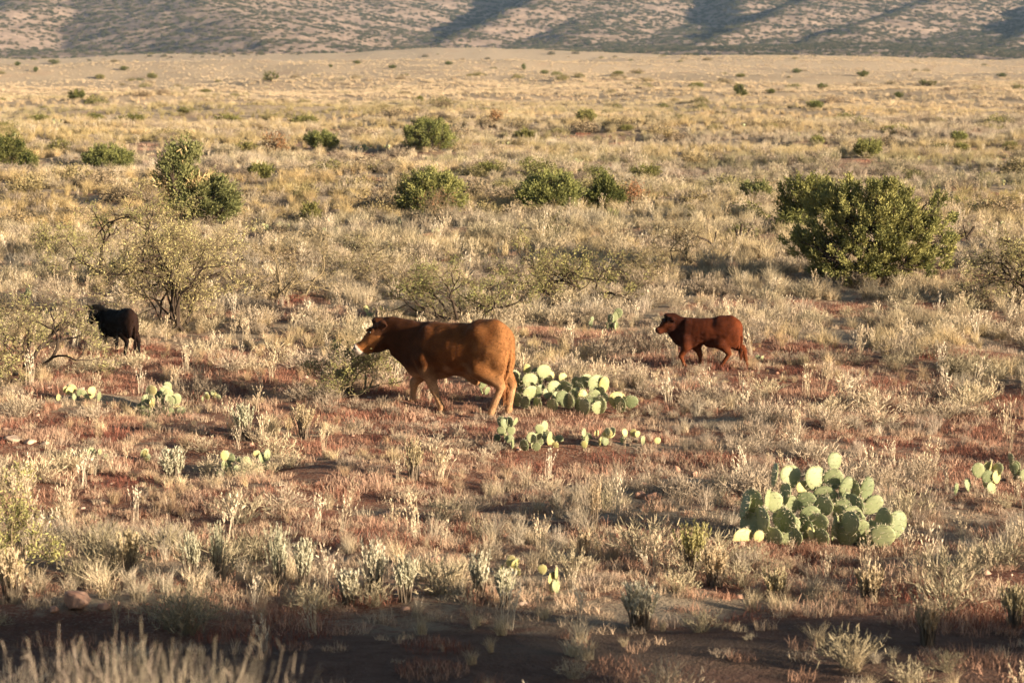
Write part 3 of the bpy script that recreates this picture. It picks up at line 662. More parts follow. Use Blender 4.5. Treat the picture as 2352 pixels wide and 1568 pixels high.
# small bushes of the far plain: three grown bushes, copied
protos = []
for i, (fol, Wm, Hm, tips) in enumerate((('olive', 2.2, 1.25, 70), ('juniper_dark', 2.2, 1.5, 80), ('mesq_dry', 2.4, 1.1, 55))):
    r = np.random.default_rng(300 + i); env = [(0, 0, Hm * .5, Wm / 2, Wm / 2, Hm * .5), (Wm * .2, 0, Hm * .45, Wm * .35, Wm * .35, Hm * .4)]
    wood, lf = juniper(r, env, Hm, tips, per=26, sprig=.17, trunk_r=.05)
    o = empty('shrub', (0, 0, 0)); ks = [obj('trunk', make_mesh('trunk', *wood, M['bark']), o), obj('crown', make_mesh('crown', lf[0], lf[1], M[fol], {'shade': ('FLOAT', lf[2])}), o)]
    CH[o] = ks; protos.append([o, ks, False])
r = np.random.default_rng(77); items = [[], [], []]
SM = [(125, 148, 24, 10, 1), (350, 181, 22, 12, 0), (230, 182, 22, 10, 0), (82, 165, 12, 10, 1), (40, 152, 14, 9, 1), (285, 162, 20, 9, 1), (820, 148, 18, 8, 1), (900, 158, 18, 8, 1), (1030, 150, 18, 8, 1), (1203, 162, 10, 14, 1), (760, 155, 10, 6, 1), (1890, 205, 24, 12, 1), (1980, 176, 28, 12, 1), (1830, 168, 22, 9, 1), (1770, 215, 22, 10, 1), (1700, 178, 20, 8, 0),
      (2065, 225, 22, 12, 1), (2240, 205, 20, 9, 2), (2300, 178, 22, 9, 1), (1600, 205, 34, 14, 0), (1490, 190, 24, 10, 2), (1290, 185, 26, 10, 2), (1250, 172, 18, 9, 1), (1420, 172, 24, 8, 0), (1550, 235, 20, 9, 2), (880, 250, 26, 10, 2), (700, 238, 26, 9, 2), (540, 222, 22, 8, 2), (470, 215, 26, 9, 0), (430, 262, 40, 14, 0), (300, 282, 60, 18, 0), (210, 278, 46, 16, 0), (520, 285, 60, 20, 0), (700, 288, 66, 20, 0), (620, 276, 44, 16, 2), (90, 280, 50, 15, 0), (800, 300, 40, 14, 2), (1060, 285, 30, 12, 2), (1280, 310, 40, 14, 2), (1520, 318, 56, 22, 2), (1440, 300, 30, 12, 0), (1640, 300, 34, 14, 2), (1770, 300, 32, 14, 0), (2060, 310, 60, 20, 0), (2150, 285, 46, 14, 2), (2260, 300, 44, 16, 2), (2320, 345, 34, 18, 0), (1600, 380, 60, 24, 2), (1480, 408, 70, 26, 0), (1130, 400, 70, 26, 0), (860, 395, 50, 20, 2), (830, 440, 70, 30, 2), (1160, 440, 50, 24, 2), (560, 350, 50, 22, 0), (420, 318, 40, 18, 2), (140, 350, 50, 26, 0), (170, 420, 90, 36, 2), (60, 450, 90, 40, 2), (330, 440, 50, 26, 2), (700, 460, 60, 30, 2), (870, 500, 60, 30, 2), (1120, 500, 70, 30, 2), (1600, 470, 70, 26, 2), (2270, 420, 50, 22, 2), (2200, 480, 60, 24, 0), (2330, 470, 40, 20, 2), (20, 300, 50, 18, 0)]
for u, v, w, h, k in SM:
    P, D = hit(u, v); o, ks, used = protos[k]
    if not used: protos[k][2] = True; c = o
    else: c = copy_tree(o, ks)
    Wm, Hm = w / FD * D, h / FD * D; bw, bh = ((2.2, 1.25), (2.2, 1.5), (2.4, 1.1))[k]
    c.location = P; c.rotation_euler = (0, 0, r.uniform(0, 6.28)); c.scale = (Wm / bw, Wm / bw, Hm / bh)
    items[k].append((c, u, v))
relabel(items[0], 'low olive bush', 'bush', 'olive bushes dotted over the plain')
relabel(items[1], 'tiny dark bush', 'bush', 'dark bushes dotted over the far plain')
relabel(items[2], 'low brownish bush', 'bush', 'brownish bushes dotted over the plain')

# pale spiky yuccas under the loose juniper
def yucca(r, H):
    V, F, sh, _ = tuft(r, 90, H, .06, 1.1, .022, curve=.1, hv=.35); return V, F, sh
for u, v, h, lab in ((1312, 492, 42, 'pale green yucca right of the loose juniper'), (1285, 506, 26, 'small dark yucca in front of the loose juniper'), (1405, 506, 32, 'pale green yucca in front of the upright juniper'), (1230, 494, 24, 'pale yucca at the left foot of the loose juniper')):
    P, D = hit(u, v); V, F, sh = yucca(np.random.default_rng(u), h / FD * D * 1.1)
    tag(obj('yucca', make_mesh('yucca', V, F, M['green'], {'shade': ('FLOAT', sh)}), None, P), lab, 'yucca', 'yuccas under the junipers')

# ------------------------------------------------------------------ sage plants of the foreground
def sage(r, H, n=64, mat='sage'):
    V, F, sh, b = tuft(r, n, H, .16 * H, .34, .006, curve=.2, hv=.5)
    V2, F2, s2 = fuzz(r, b, 30, .042, .0042, 1.2)
    return (V, F, sh * .5), (V2, F2, s2)
SG = [(640, 1360, 170, 110, 'sage', 'tall pale sage clump'), (700, 1350, 120, 90, 'sage', 'pale sage clump'), (440, 1340, 130, 90, 'sage', 'pale sage clump'), (500, 1330, 140, 70, 'sage', 'pale sage clump'), (295, 1330, 120, 110, 'straw', 'straw coloured sage clump'), (860, 1370, 140, 130, 'sage', 'pale sage clump'), (930, 1380, 110, 90, 'sage', 'pale sage clump'), (800, 1390, 90, 100, 'sage', 'pale sage clump'), (1100, 1370, 110, 90, 'sage', 'pale sage clump'), (1590, 1320, 130, 140, 'mesq', 'yellow topped broom shrub'), (1640, 1350, 110, 120, 'straw', 'straw coloured sage clump'), (1365, 1215, 130, 60, 'straw', 'straw coloured sage clump'), (1340, 1290, 80, 60, 'straw', 'straw coloured sage clump'), (30, 1380, 130, 130, 'straw', 'straw coloured sage clump'), (1470, 1440, 110, 150, 'sage', 'pale sage clump'), (2130, 1480, 110, 110, 'straw', 'straw coloured sage clump'), (2330, 1440, 110, 110, 'straw', 'straw coloured sage clump'), (1780, 1380, 80, 90, 'straw', 'straw coloured sage clump'), (2000, 1390, 90, 100, 'straw', 'straw coloured sage clump'), (950, 1100, 100, 90, 'straw', 'straw coloured sage clump'), (400, 1110, 90, 110, 'sage', 'pale sage clump'), (560, 1010, 90, 100, 'sage', 'pale sage clump'), (700, 1010, 90, 100, 'straw', 'straw coloured sage clump'), (1160, 1390, 90, 90, 'sage', 'pale sage clump')]
LAND += [(1870, 1200, 'big prickly pear'), (1000, 930, 'brown cow'), (1610, 820, 'reddish calf'), (265, 790, 'black calf'), (175, 1380, 'red boulder'), (640, 1400, 'shaded strip'), (1230, 1310, 'yellowing prickly pear'), (540, 1080, 'pale prickly pear')]
sgi = {}
for u, v, h, w, mt, txt in SG:
    P, D = hit(u, v); r = np.random.default_rng(u * 3 + v); H = h / FD * D
    a, b = sage(r, H); o = empty('sage_clump', P); CH[o] = [obj('stem', make_mesh('stem', a[0], a[1], M['bark_pale']), o), obj('foliage', make_mesh('foliage', b[0], b[1], M[mt], {'shade': ('FLOAT', b[2])}), o)]
    k = w / h * .95; o.scale = (k, k, 1)
    sgi.setdefault(txt, []).append((o, u, v))
for txt, it in sgi.items(): relabel(it, txt, 'shrub', 'sage clumps in the foreground')
# lime leaved sprig at the left edge
Wm, Hm = size(10, 1330, 210, 250)
wood, lf = mesquite(np.random.default_rng(31), Wm, Hm, 6, 5, 7, .035, .012, (.2, .8))
build_bush('shrub', 'shrub', 'lime green leafy shrub at the left edge of the foreground', 10, 1330, wood, lf, 'twig', 'lime')
# tall grass right by the track, catching the light under the carriage roof
for i, (u, v, h, lab) in enumerate(((60, 1570, 62, 'tall dry grass clump in the bottom left corner'), (190, 1570, 60, 'second tall dry grass clump from the bottom left corner'), (300, 1570, 58, 'tall dry grass clump with nodding tips, third from the bottom left corner'), (390, 1570, 78, 'tallest leaning dry grass clump at the bottom edge'), (460, 1570, 30, 'sparse dry grass clump ending the bottom left row'))):
    r = np.random.default_rng(900 + i); D = 9.4; x_ = (u - 1176) / FD * D; zg = float(height(x_, D)); ztop = CAMZ - (v - h - 60) / FD * D
    V, F, sh, b = tuft(r, 240, (ztop - zg) * 1.04, .24, .55, .0026, curve=.95, hv=.16, power=.8)
    V2, F2, s2 = fuzz(r, b, 2, .07, .0014, 1.2)
    v_, f_ = joinm([(V, F), (V2, F2)])
    tag(obj('tall_grass', make_mesh('tall_grass', v_, f_, M['reed'], {'shade': ('FLOAT', np.concatenate([sh, s2]))}), None, (x_, D, zg)), lab, 'grass clump', 'tall grass clumps by the track')

# ------------------------------------------------------------------ prickly pears
def pad_mat(name, ca, cb):
    m, t, out = new_mat(name)
    tc = N(t, 'ShaderNodeTexCoord'); n1 = noise(t, tc.outputs['Object'], 7, 4); oi = N(t, 'ShaderNodeObjectInfo')
    vo = N(t, 'ShaderNodeTexVoronoi'); vo.inputs['Scale'].default_value = 26; t.links.new(tc.outputs['Object'], vo.inputs['Vector'])
    f = math_n(t, 'ADD', math_n(t, 'MULTIPLY', oi.outputs['Random'], .8), math_n(t, 'MULTIPLY', math_n(t, 'SUBTRACT', n1, .4), .8))
    col = mixrgb(t, f, ca, cb); col = mixrgb(t, ramp(t, vo.outputs['Distance'], .14, .06), col, (.40, .36, .16))
    p = N(t, 'ShaderNodeBsdfPrincipled'); t.links.new(col, p.inputs['Base Color']); p.inputs['Roughness'].default_value = .55; p.inputs['Specular IOR Level'].default_value = .3
    t.links.new(p.outputs[0], out.inputs[0]); return m
M['pad'] = pad_mat('prickly_pear_skin', (.15, .18, .085), (.31, .325, .165))
M['pad_yellow'] = pad_mat('yellowing_prickly_pear_skin', (.36, .33, .12), (.50, .43, .19))
M['spine'] = bark_mat('pale_spines', (.52, .45, .32), (.66, .58, .42))
def pad_mesh(seed, mat):                                   # unit pad: height 1, width about .8, stem end at the origin, in the XZ plane
    r = np.random.default_rng(seed); nu, nv = 18, 9; th = np.linspace(0, np.pi, nv); ph = np.arange(nu) / nu * 2 * np.pi
    T, Pp = np.meshgrid(th, ph, indexing='ij'); z = .5 - .5 * np.cos(T); rad = np.sin(T) ** .85 * (.30 + .16 * np.sin(np.clip(z * 1.15, 0, 1) * np.pi * .62))
    x = rad * np.cos(Pp) * (1 + .05 * np.sin(3 * z + seed)); y = rad * np.sin(Pp) * .17 + .04 * np.sin(z * 3 + seed) * (x * 2)
    V = np.stack([x, y, z], -1).reshape(-1, 3); i = np.arange(nv - 1)[:, None] * nu; k = np.arange(nu)[None]
    F = np.stack([i + k, i + (k + 1) % nu, i + nu + (k + 1) % nu, i + nu + k], -1).reshape(-1, 4)
    idx = r.integers(nu * 2, nu * (nv - 1), 75); c = V[idx]; nrm = norm(np.stack([x * .25, y * 7, (z - .5) * .3], -1).reshape(-1, 3)[idx])
    d = norm(np.repeat(nrm, 2, 0) + r.normal(size=(150, 3)) * .55); c2 = np.repeat(c, 2, 0); L = r.uniform(.09, .2, 150)[:, None]
    SV, SF = strips(c2, c2 + d * L * .5, c2 + d * L, norm(np.cross(d, r.normal(size=(150, 3)))), .006, .005, .0015)
    v, f = joinm([(V, F), (SV, SF)]); mi = np.r_[np.zeros(len(F)), np.ones(len(SF))]
    me = make_mesh('pad', v, f, [mat, M['spine']], mi=mi)
    me.polygons.foreach_set('use_smooth', np.r_[np.ones(len(F), bool), np.zeros(len(SF), bool)][:len(me.polygons)]); return me
PADS = {'g': [pad_mesh(s_, M['pad']) for s_ in range(5)], 'y': [pad_mesh(s_ + 10, M['pad_yellow']) for s_ in range(3)]}
def add_pad(root, p, h, w, yaw, tilt, r, kind='g', nod=0.):
    o = bpy.data.objects.new('pad', PADS[kind][int(r.integers(len(PADS[kind])))]); link(o); o.parent = root
    o.matrix_local = Matrix.Translation(Vector(p)) @ Matrix.Rotation(yaw, 4, 'Z') @ Matrix.Rotation(tilt, 4, 'Y') @ Matrix.Rotation(nod, 4, 'X') @ Matrix.Diagonal((w / .86, h * .9, h, 1))
    return o
def cactus_hand(u, v, lab, short, crop, sc, depth, pads):  # crop: pixel of the base in the enlarged photograph, sc: its pixels per metre
    P, D = hit(u, v); o = tag(empty('prickly_pear', P), lab, 'cactus'); r = np.random.default_rng(u)
    zmax = max((crop[1] - q_[1]) / sc for q_ in pads)
    ex = [(crop[0] + r.normal() * .30 * max(abs(q_[0] - crop[0]) for q_ in pads) * 1.3, crop[1] - r.uniform(.05, .55) * zmax * sc, 150 * sc / 964 * r.uniform(1, 1.4), 170 * sc / 964 * r.uniform(1, 1.3), r.normal() * 15, 'dgd'[int(r.integers(3))]) for _ in range(16)]
    for cx, cy, w, h, tl, k in pads + ex:
        w, h = w * 1.16, h * 1.14
        X_, Z_ = (cx - crop[0]) / sc, max((crop[1] - cy) / sc, 0); hw, hh = w / sc, h / sc
        yaw = {'b': .45, 'y': .35, 'g': .0, 'd': -.85, 'e': 1.15, 'n': -1.2}[k] + r.normal() * .12
        wd = min(hw / max(abs(math.cos(yaw)), .35), hh * 1.05)
        Y_ = -depth * .5 + depth * (Z_ / zmax) * .9 + r.normal() * .10 * depth
        tl_ = R(tl); add_pad(o, (X_ - math.sin(tl_) * hh * .5, Y_, max(Z_ - math.cos(tl_) * hh * .5, -.04)), hh, wd, yaw, tl_, r, 'y' if k == 'y' else 'g', r.normal() * .1)
    if short: LAND.append((u, v, short))
    return o
cactus_hand(1880, 1240, 'largest prickly pear clump with fringed pads in the right foreground', None, (1230, 960), 964, .75, [
    (430, 890, 200, 200, 0, 'y'), (590, 860, 90, 120, 20, 'y'), (430, 600, 70, 220, -5, 'n'), (560, 560, 190, 230, 0, 'd'), (620, 720, 270, 260, 0, 'd'), (520, 780, 200, 220, 0, 'd'), (700, 540, 80, 200, 0, 'e'), (770, 330, 80, 220, -5, 'n'), (880, 500, 80, 210, 0, 'd'), (870, 720, 130, 240, 5, 'd'),
    (970, 340, 190, 210, 0, 'b'), (1210, 350, 190, 230, 0, 'b'), (1090, 450, 150, 140, 0, 'y'), (1435, 220, 130, 170, 0, 'b'), (1390, 360, 180, 200, 0, 'g'), (1100, 580, 190, 190, 0, 'g'), (1300, 550, 210, 240, 0, 'g'), (1500, 430, 110, 220, 20, 'b'), (1620, 440, 130, 180, 40, 'd'), (1580, 580, 180, 200, 30, 'd'),
    (1720, 450, 120, 240, 10, 'b'), (1780, 610, 140, 220, 50, 'g'), (1850, 660, 130, 200, 50, 'd'), (1990, 760, 180, 260, 14, 'b'), (1810, 820, 220, 220, 0, 'g'), (1400, 800, 100, 230, 28, 'e'), (1580, 730, 170, 200, 0, 'g'), (1600, 890, 150, 200, 0, 'd'), (1830, 960, 170, 170, 10, 'b'), (1210, 740, 170, 190, 0, 'd'), (1230, 870, 160, 170, 0, 'd'), (1050, 800, 170, 200, 0, 'd'), (950, 850, 150, 180, 0, 'd'), (1700, 930, 150, 160, 0, 'd'), (1130, 830, 70, 110, 0, 'y'), (1500, 570, 90, 230, 15, 'b'), (740, 860, 160, 180, 0, 'd'), (1420, 680, 170, 190, -10, 'd')])
cactus_hand(1295, 932, 'long prickly pear clump right behind the hind legs of the brown cow', 'prickly pear behind the cow', (1660, 1200), 461, 1.0, [
    (1310, 1020, 90, 100, 0, 'b'), (1335, 1020, 60, 90, 5, 'd'), (1365, 1055, 60, 90, 0, 'd'), (1410, 970, 45, 75, 0, 'y'), (1430, 1025, 85, 90, 0, 'b'), (1455, 1030, 55, 80, 0, 'd'), (1490, 1030, 50, 110, 0, 'd'), (1525, 975, 90, 85, 0, 'b'), (1480, 990, 60, 65, 0, 'b'), (1565, 1015, 60, 65, 0, 'y'), (1425, 1100, 130, 100, 0, 'b'), (1470, 1100, 60, 90, 20, 'g'), (1315, 1080, 75, 65, 0, 'y'), (1390, 1150, 70, 80, 0, 'd'), (1500, 1085, 60, 60, 0, 'b'), (1550, 1110, 55, 70, 0, 'b'), (1595, 1075, 80, 90, 0, 'b'), (1655, 1020, 50, 60, 0, 'y'), (1690, 1085, 50, 70, 0, 'd'), (1745, 1060, 70, 85, 0, 'd'), (1800, 1040, 80, 100, 0, 'b'), (1885, 1050, 115, 120, 20, 'b'), (1925, 1055, 60, 110, 5, 'y'), (1785, 1130, 60, 120, 0, 'y'), (1835, 1150, 95, 95, 0, 'g'), (1925, 1135, 75, 75, 10, 'd'), (2015, 1140, 100, 100, 5, 'y'), (1880, 1215, 80, 80, 0, 'b'), (1615, 1125, 70, 65, 0, 'b'), (1280, 1130, 70, 90, 0, 'd'), (1340, 1140, 90, 90, 0, 'd'), (1690, 1150, 80, 80, 0, 'd'), (1580, 1170, 80, 80, 0, 'd'), (1480, 1170, 80, 80, 0, 'd'), (2110, 1150, 80, 80, 15, 'g')])
def cactus(u, v, w, h, n, lab, short=None, seed=0, yel=.15, group=None, spread=.5):
    P, D = hit(u, v); k = D / FD; Wm, Hm = w * k, h * k; r = np.random.default_rng(seed + int(u) * 7 + int(v)); o = empty('prickly_pear', P)
    if lab: tag(o, lab, 'cactus', group)
    ph = min(.21, max(.115, Hm * .46)) * (1 if n > 8 else 1.05); lev = []
    nb = max(2, int(n * .45))
    for i in range(n):
        kd = 'y' if r.random() < yel else 'g'; yaw = r.choice([.5, .2, -.7, 1.1, -.2]) + r.normal() * .25
        hh = ph * r.uniform(.75, 1.15); ww = hh * r.uniform(.72, .95); tl = r.normal() * .25
        if i < nb or not lev:
            p = np.array([(r.random() - .5) * (Wm - .1), (r.random() - .5) * Wm * spread, -.03 + r.uniform(0, .05)])
        else:
            b = lev[int(r.integers(len(lev)))]; p = b + np.array([r.normal() * .05, r.normal() * .03, 0])
            if p[2] + hh * .8 > Hm * 1.05: p[2] = max(Hm - hh, 0)
        add_pad(o, p, hh, ww, yaw, tl, r, kd, r.normal() * .15); lev.append(p + np.array([math.sin(tl) * hh * .85, 0, math.cos(tl) * hh * .85]))
    if short: LAND.append((u, v, short))
    return o
GP = 'smaller prickly pears in the grass'
cactus(1265, 1025, 230, 60, 30, 'low row of prickly pear pads in front of the brown cow hind hooves', 'low prickly pear row', 1)
cactus(1440, 1020, 220, 44, 22, 'low yellowish prickly pear row continuing right of the first row', None, 2, .45)
cactus(372, 955, 130, 68, 34, 'prickly pear clump in red ground below the black calf', 'prickly pear below the calf', 3, .2)
cactus(185, 918, 130, 44, 14, 'half hidden pale prickly pear left of the one below the calf', None, 4, .4)
cactus(520, 925, 120, 26, 6, 'few small pads in red soil right of the one below the calf', None, 5, .4)
cactus(1418, 757, 56, 52, 9, 'small upright prickly pear in grass between cow and reddish calf', 'small upright prickly pear', 6, .0)
cactus(1357, 748, 30, 18, 3, 'three pad prickly pear left of the small upright one', None, 7, 0.)
cactus(2235, 1135, 130, 75, 10, 'prickly pear with one bright yellow pad at the right side', 'prickly pear at the right side', 8, .3)
cactus(2335, 1110, 60, 70, 5, 'pale prickly pear cut by the right picture edge', None, 9, .1)
cactus(1190, 1320, 110, 45, 6, 'yellowing flattened prickly pear pads in the foreground grass', None, 10, .9)
cactus(1265, 1360, 90, 62, 6, 'yellow prickly pear beside a dark pad in the foreground', None, 11, .7)
cactus(235, 1062, 70, 34, 6, 'little green prickly pear on the left, above the lime green shrub', None, 12, .1)
cactus(330, 1060, 70, 36, 4, 'little yellowish prickly pear on the left, beside the green one', None, 22, .6)
cactus(555, 1090, 130, 56, 20, 'pale spiny prickly pear patch in the left middle grass', None, 13, .3)
cactus(1655, 1115, 30, 24, 2, 'single round pad left of the largest prickly pear', None, 14, 0.)
cactus(1060, 872, 150, 28, 8, 'pale prickly pear seen under the belly of the brown cow', None, 15, .1)
cactus(1118, 905, 60, 44, 4, 'pair of pale pads in front of the brown cow hind leg', None, 16, .3)
cactus(890, 885, 40, 28, 3, 'pale pads under the chest of the brown cow', None, 17, 0.)
cactus(885, 733, 90, 30, 8, 'small prickly pears above the head of the brown cow', None, 18, .2)
cactus(50, 690, 90, 30, 9, 'prickly pear in grass at the left edge above the sprawling mesquite', None, 19, .3)
cactus(2215, 905, 50, 18, 5, 'tiny pale prickly pear right of the reddish calf, low in grass', None, 20, .4)
cactus(1745, 830, 30, 16, 3, 'tiny pale prickly pear at the tail of the reddish calf', None, 21, .4)
cactus(2170, 1312, 26, 26, 2, 'single pale pad right below the largest prickly pear', None, 23, 0.)
cactus(1145, 1015, 30, 26, 3, 'small pads at the left end of the low row', None, 24, .3)
far_c = [(600, 532, 60, 20, 14), (640, 526, 56, 16, 12), (838, 345, 50, 16, 10), (665, 438, 46, 14, 10), (890, 345, 26, 12, 6), (985, 372, 24, 12, 5), (1497, 382, 34, 10, 8), (1330, 372, 26, 9, 6), (2110, 372, 26, 14, 6), (2070, 358, 22, 10, 5), (2200, 432, 40, 10, 8), (2250, 470, 46, 12, 9), (2280, 405, 30, 10, 6), (2320, 425, 34, 12, 7), (910, 512, 40, 14, 8), (760, 535, 40, 12, 7), (420, 358, 24, 10, 5), (130, 285, 34, 12, 6), (25, 318, 36, 12, 7), (1700, 292, 24, 8, 5), (1840, 312, 26, 8, 5), (2155, 412, 22, 12, 5), (2240, 525, 60, 18, 9), (2300, 525, 50, 16, 8), (2040, 352, 24, 10, 5), (545, 462, 30, 14, 6), (1000, 535, 30, 12, 5), (1245, 395, 24, 8, 5), (950, 402, 24, 8, 4), (1160, 332, 22, 7, 4), (2160, 410, 30, 9, 6)]
it = []
for u, v, w, h, n in far_c: it.append((cactus(u, v, w, h, n, None, None, 40, .35), u, v))
relabel(it, 'small prickly pear patch', 'cactus', 'distant prickly pear patches')

# ------------------------------------------------------------------ rocks
rock_m = plain_mat('pink_sandstone', (.34, .17, .11), (.52, .32, .22), 9, .9, 0, .5)
pale_m = plain_mat('pale_limestone', (.38, .26, .18), (.50, .37, .27), 12, .9, 0, .4)
def rock(u, v, w, h, lab, mat, seed, cat='rock'):
    P, D = hit(u, v); k = D / FD; r = np.random.default_rng(seed); nu, nv = 20, 12
    T, Pp = np.meshgrid(np.linspace(0, np.pi, nv), np.arange(nu) / nu * 2 * np.pi, indexing='ij')
    V = np.stack([np.sin(T) * np.cos(Pp), np.sin(T) * np.sin(Pp), np.cos(T)], -1).reshape(-1, 3)
    V *= (1 + .22 * nz(V[:, 0] + V[:, 2], V[:, 1] - V[:, 2] * .7, 1.6, seed, 3))[:, None]
    for _ in range(16):                                    # broken faces
        d = norm(r.normal(size=3)); c = r.uniform(.48, .80); s_ = V @ d; V -= np.maximum(s_ - c, 0)[:, None] * d
    V *= np.array([w * k / 2, w * k / 2, h * k * .75]); V[:, 2] += h * k * .3
    i = np.arange(nv - 1)[:, None] * nu; kk = np.arange(nu)[None]
    F = np.stack([i + kk, i + nu + kk, i + nu + (kk + 1) % nu, i + (kk + 1) % nu], -1).reshape(-1, 4)
    return tag(obj('rock', make_mesh('rock', V, F, mat), None, P), lab, cat)
rock(175, 1392, 80, 44, 'reddish boulder lying at the edge of the shaded strip', rock_m, 1)
for u, v, w, h, m_, lab in ((236, 1398, 34, 16, rock_m, 'small reddish stone right of the reddish boulder'), (122, 1404, 26, 13, rock_m, 'small reddish stone left of the reddish boulder'), (372, 1402, 40, 12, rock_m, 'flat reddish stone farther right along the shadow edge from the boulder'), (270, 1386, 18, 9, rock_m, 'tiny stone farther from the camera, right of the reddish boulder'),
    (1470, 1145, 30, 22, rock_m, 'left pink stone of a pair near the largest prickly pear'), (1495, 1148, 36, 20, rock_m, 'right pink stone of a pair near the largest prickly pear'), (1555, 1088, 24, 18, rock_m, 'small pink stone above the pink pair'), (1595, 1095, 22, 16, rock_m, 'small pink stone right of the one above the pair'), (1480, 1120, 20, 14, rock_m, 'small flat pink stone just behind the pink pair'),
                         (30, 1012, 60, 14, pale_m, 'flat pale stone in the bare patch at the left edge'), (70, 1016, 40, 10, pale_m, 'smaller pale stone right of the flat pale one'), (105, 1020, 26, 9, pale_m, 'smallest pale stone of the bare patch on the left'), (1000, 1292, 44, 20, rock_m, 'flat reddish stone above the shaded strip'), (2012, 955, 30, 12, rock_m, 'small red stone below the reddish calf, to its right'),
                         (1555, 640, 34, 12, rock_m, 'pink stones cluster in grass above the reddish calf'), (860, 650, 26, 9, pale_m, 'small pale stone by the low brownish mesquite'), (805, 478, 40, 12, pale_m, 'pale stone on the eroded bank left of the rounded juniper'), (850, 470, 34, 9, pale_m, 'flat pale stone on the eroded bank, nearest the rounded juniper'), (770, 488, 30, 9, pale_m, 'leftmost pale stone on the eroded bank')):
    rock(u, v, w, h, lab, m_, u)

# ------------------------------------------------------------------ cattle: smooth union of muscles, meshed as one surface
def surface_nets(f, lo, step):
    s = f < 0; nx, ny, nzz = f.shape
    cnt = np.zeros((nx - 1, ny - 1, nzz - 1)); pos = np.zeros((nx - 1, ny - 1, nzz - 1, 3))
    co = [(i, j, k) for i in (0, 1) for j in (0, 1) for k in (0, 1)]
    sl_ = lambda c: f[c[0]:nx - 1 + c[0], c[1]:ny - 1 + c[1], c[2]:nzz - 1 + c[2]]
    for a in co:
        for ax in range(3):
            if a[ax] == 0:
                b = list(a); b[ax] = 1; fa, fb = sl_(a), sl_(b); m = (fa < 0) != (fb < 0)
                t = np.where(m, fa / np.where(m, fa - fb, 1), 0); cnt += m
                for d in range(3): pos[..., d] += m * (a[d] + (t if d == ax else 0))
    act = cnt > 0; idx = -np.ones(act.shape, int); idx[act] = np.arange(act.sum())
    g = np.stack(np.nonzero(act), -1); V = (g + pos[act] / cnt[act][:, None]) * step + lo
    Fs = []
    for ax in range(3):
        b, c = (ax + 1) % 3, (ax + 2) % 3
        sa = np.moveaxis(s, (ax, b, c), (0, 1, 2)); ii = np.moveaxis(idx, (ax, b, c), (0, 1, 2))
        ch = sa[:-1] != sa[1:]; ch = ch[:, 1:-1, 1:-1]; p = np.stack(np.nonzero(ch), -1)
        i, j, k = p[:, 0], p[:, 1] + 1, p[:, 2] + 1
        qd = np.stack([ii[i, j - 1, k - 1], ii[i, j, k - 1], ii[i, j, k], ii[i, j - 1, k]], -1)
        fl = sa[i, j, k]; qd[~fl] = qd[~fl][:, ::-1]; Fs.append(qd)
    F = np.concatenate(Fs); return V, F[(F >= 0).all(1)]
def cow_mesh(S, prims, step):
    pts = np.array([p for q_ in prims for p in ((q_[1], q_[2]) if q_[0] == 'c' else (np.array(q_[1]) - q_[2], np.array(q_[1]) + q_[2]))])
    lo, hi = pts.min(0) - .16, pts.max(0) + .16
    ax = [np.arange(lo[i], hi[i], step) for i in range(3)]
    G = np.stack(np.meshgrid(*ax, indexing='ij'), -1).astype(np.float32); D_ = np.full(G.shape[:3], 9., np.float32)
    for q_ in prims:
        if q_[0] == 'c':
            _, a, b, ra, rb, k, sy = q_; w = np.array([1, 1 / sy, 1], np.float32); a, b = np.array(a, np.float32), np.array(b, np.float32)
            pa = (G - a) * w; ba = (b - a) * w; h = np.clip((pa @ ba) / max(ba @ ba, 1e-8), 0, 1)
            d = (np.linalg.norm(pa - h[..., None] * ba, axis=-1) - (ra + (rb - ra) * h)) * min(1, (sy + 1) / 2)
        else:
            _, c, rr, k = q_; p = (G - np.array(c, np.float32)) / np.array(rr, np.float32); k0 = np.linalg.norm(p, axis=-1); k1 = np.linalg.norm(p / np.array(rr, np.float32), axis=-1)
            d = k0 * (k0 - 1) / np.maximum(k1, 1e-6)
        h = np.maximum(k - np.abs(D_ - d), 0) / k; D_ = np.minimum(D_, d) - h * h * k * .25
    V, F = surface_nets(D_, lo, step)
    E = np.concatenate([F[:, [0, 1]], F[:, [1, 2]], F[:, [2, 3]], F[:, [3, 0]]])       # a little smoothing
    for w in (.5, -.42, .5, -.42):
        acc = np.zeros_like(V); c = np.zeros(len(V)); np.add.at(acc, E[:, 0], V[E[:, 1]]); np.add.at(c, E[:, 0], 1)
        V = V + w * (acc / np.maximum(c, 1)[:, None] - V)
    return V * S, F
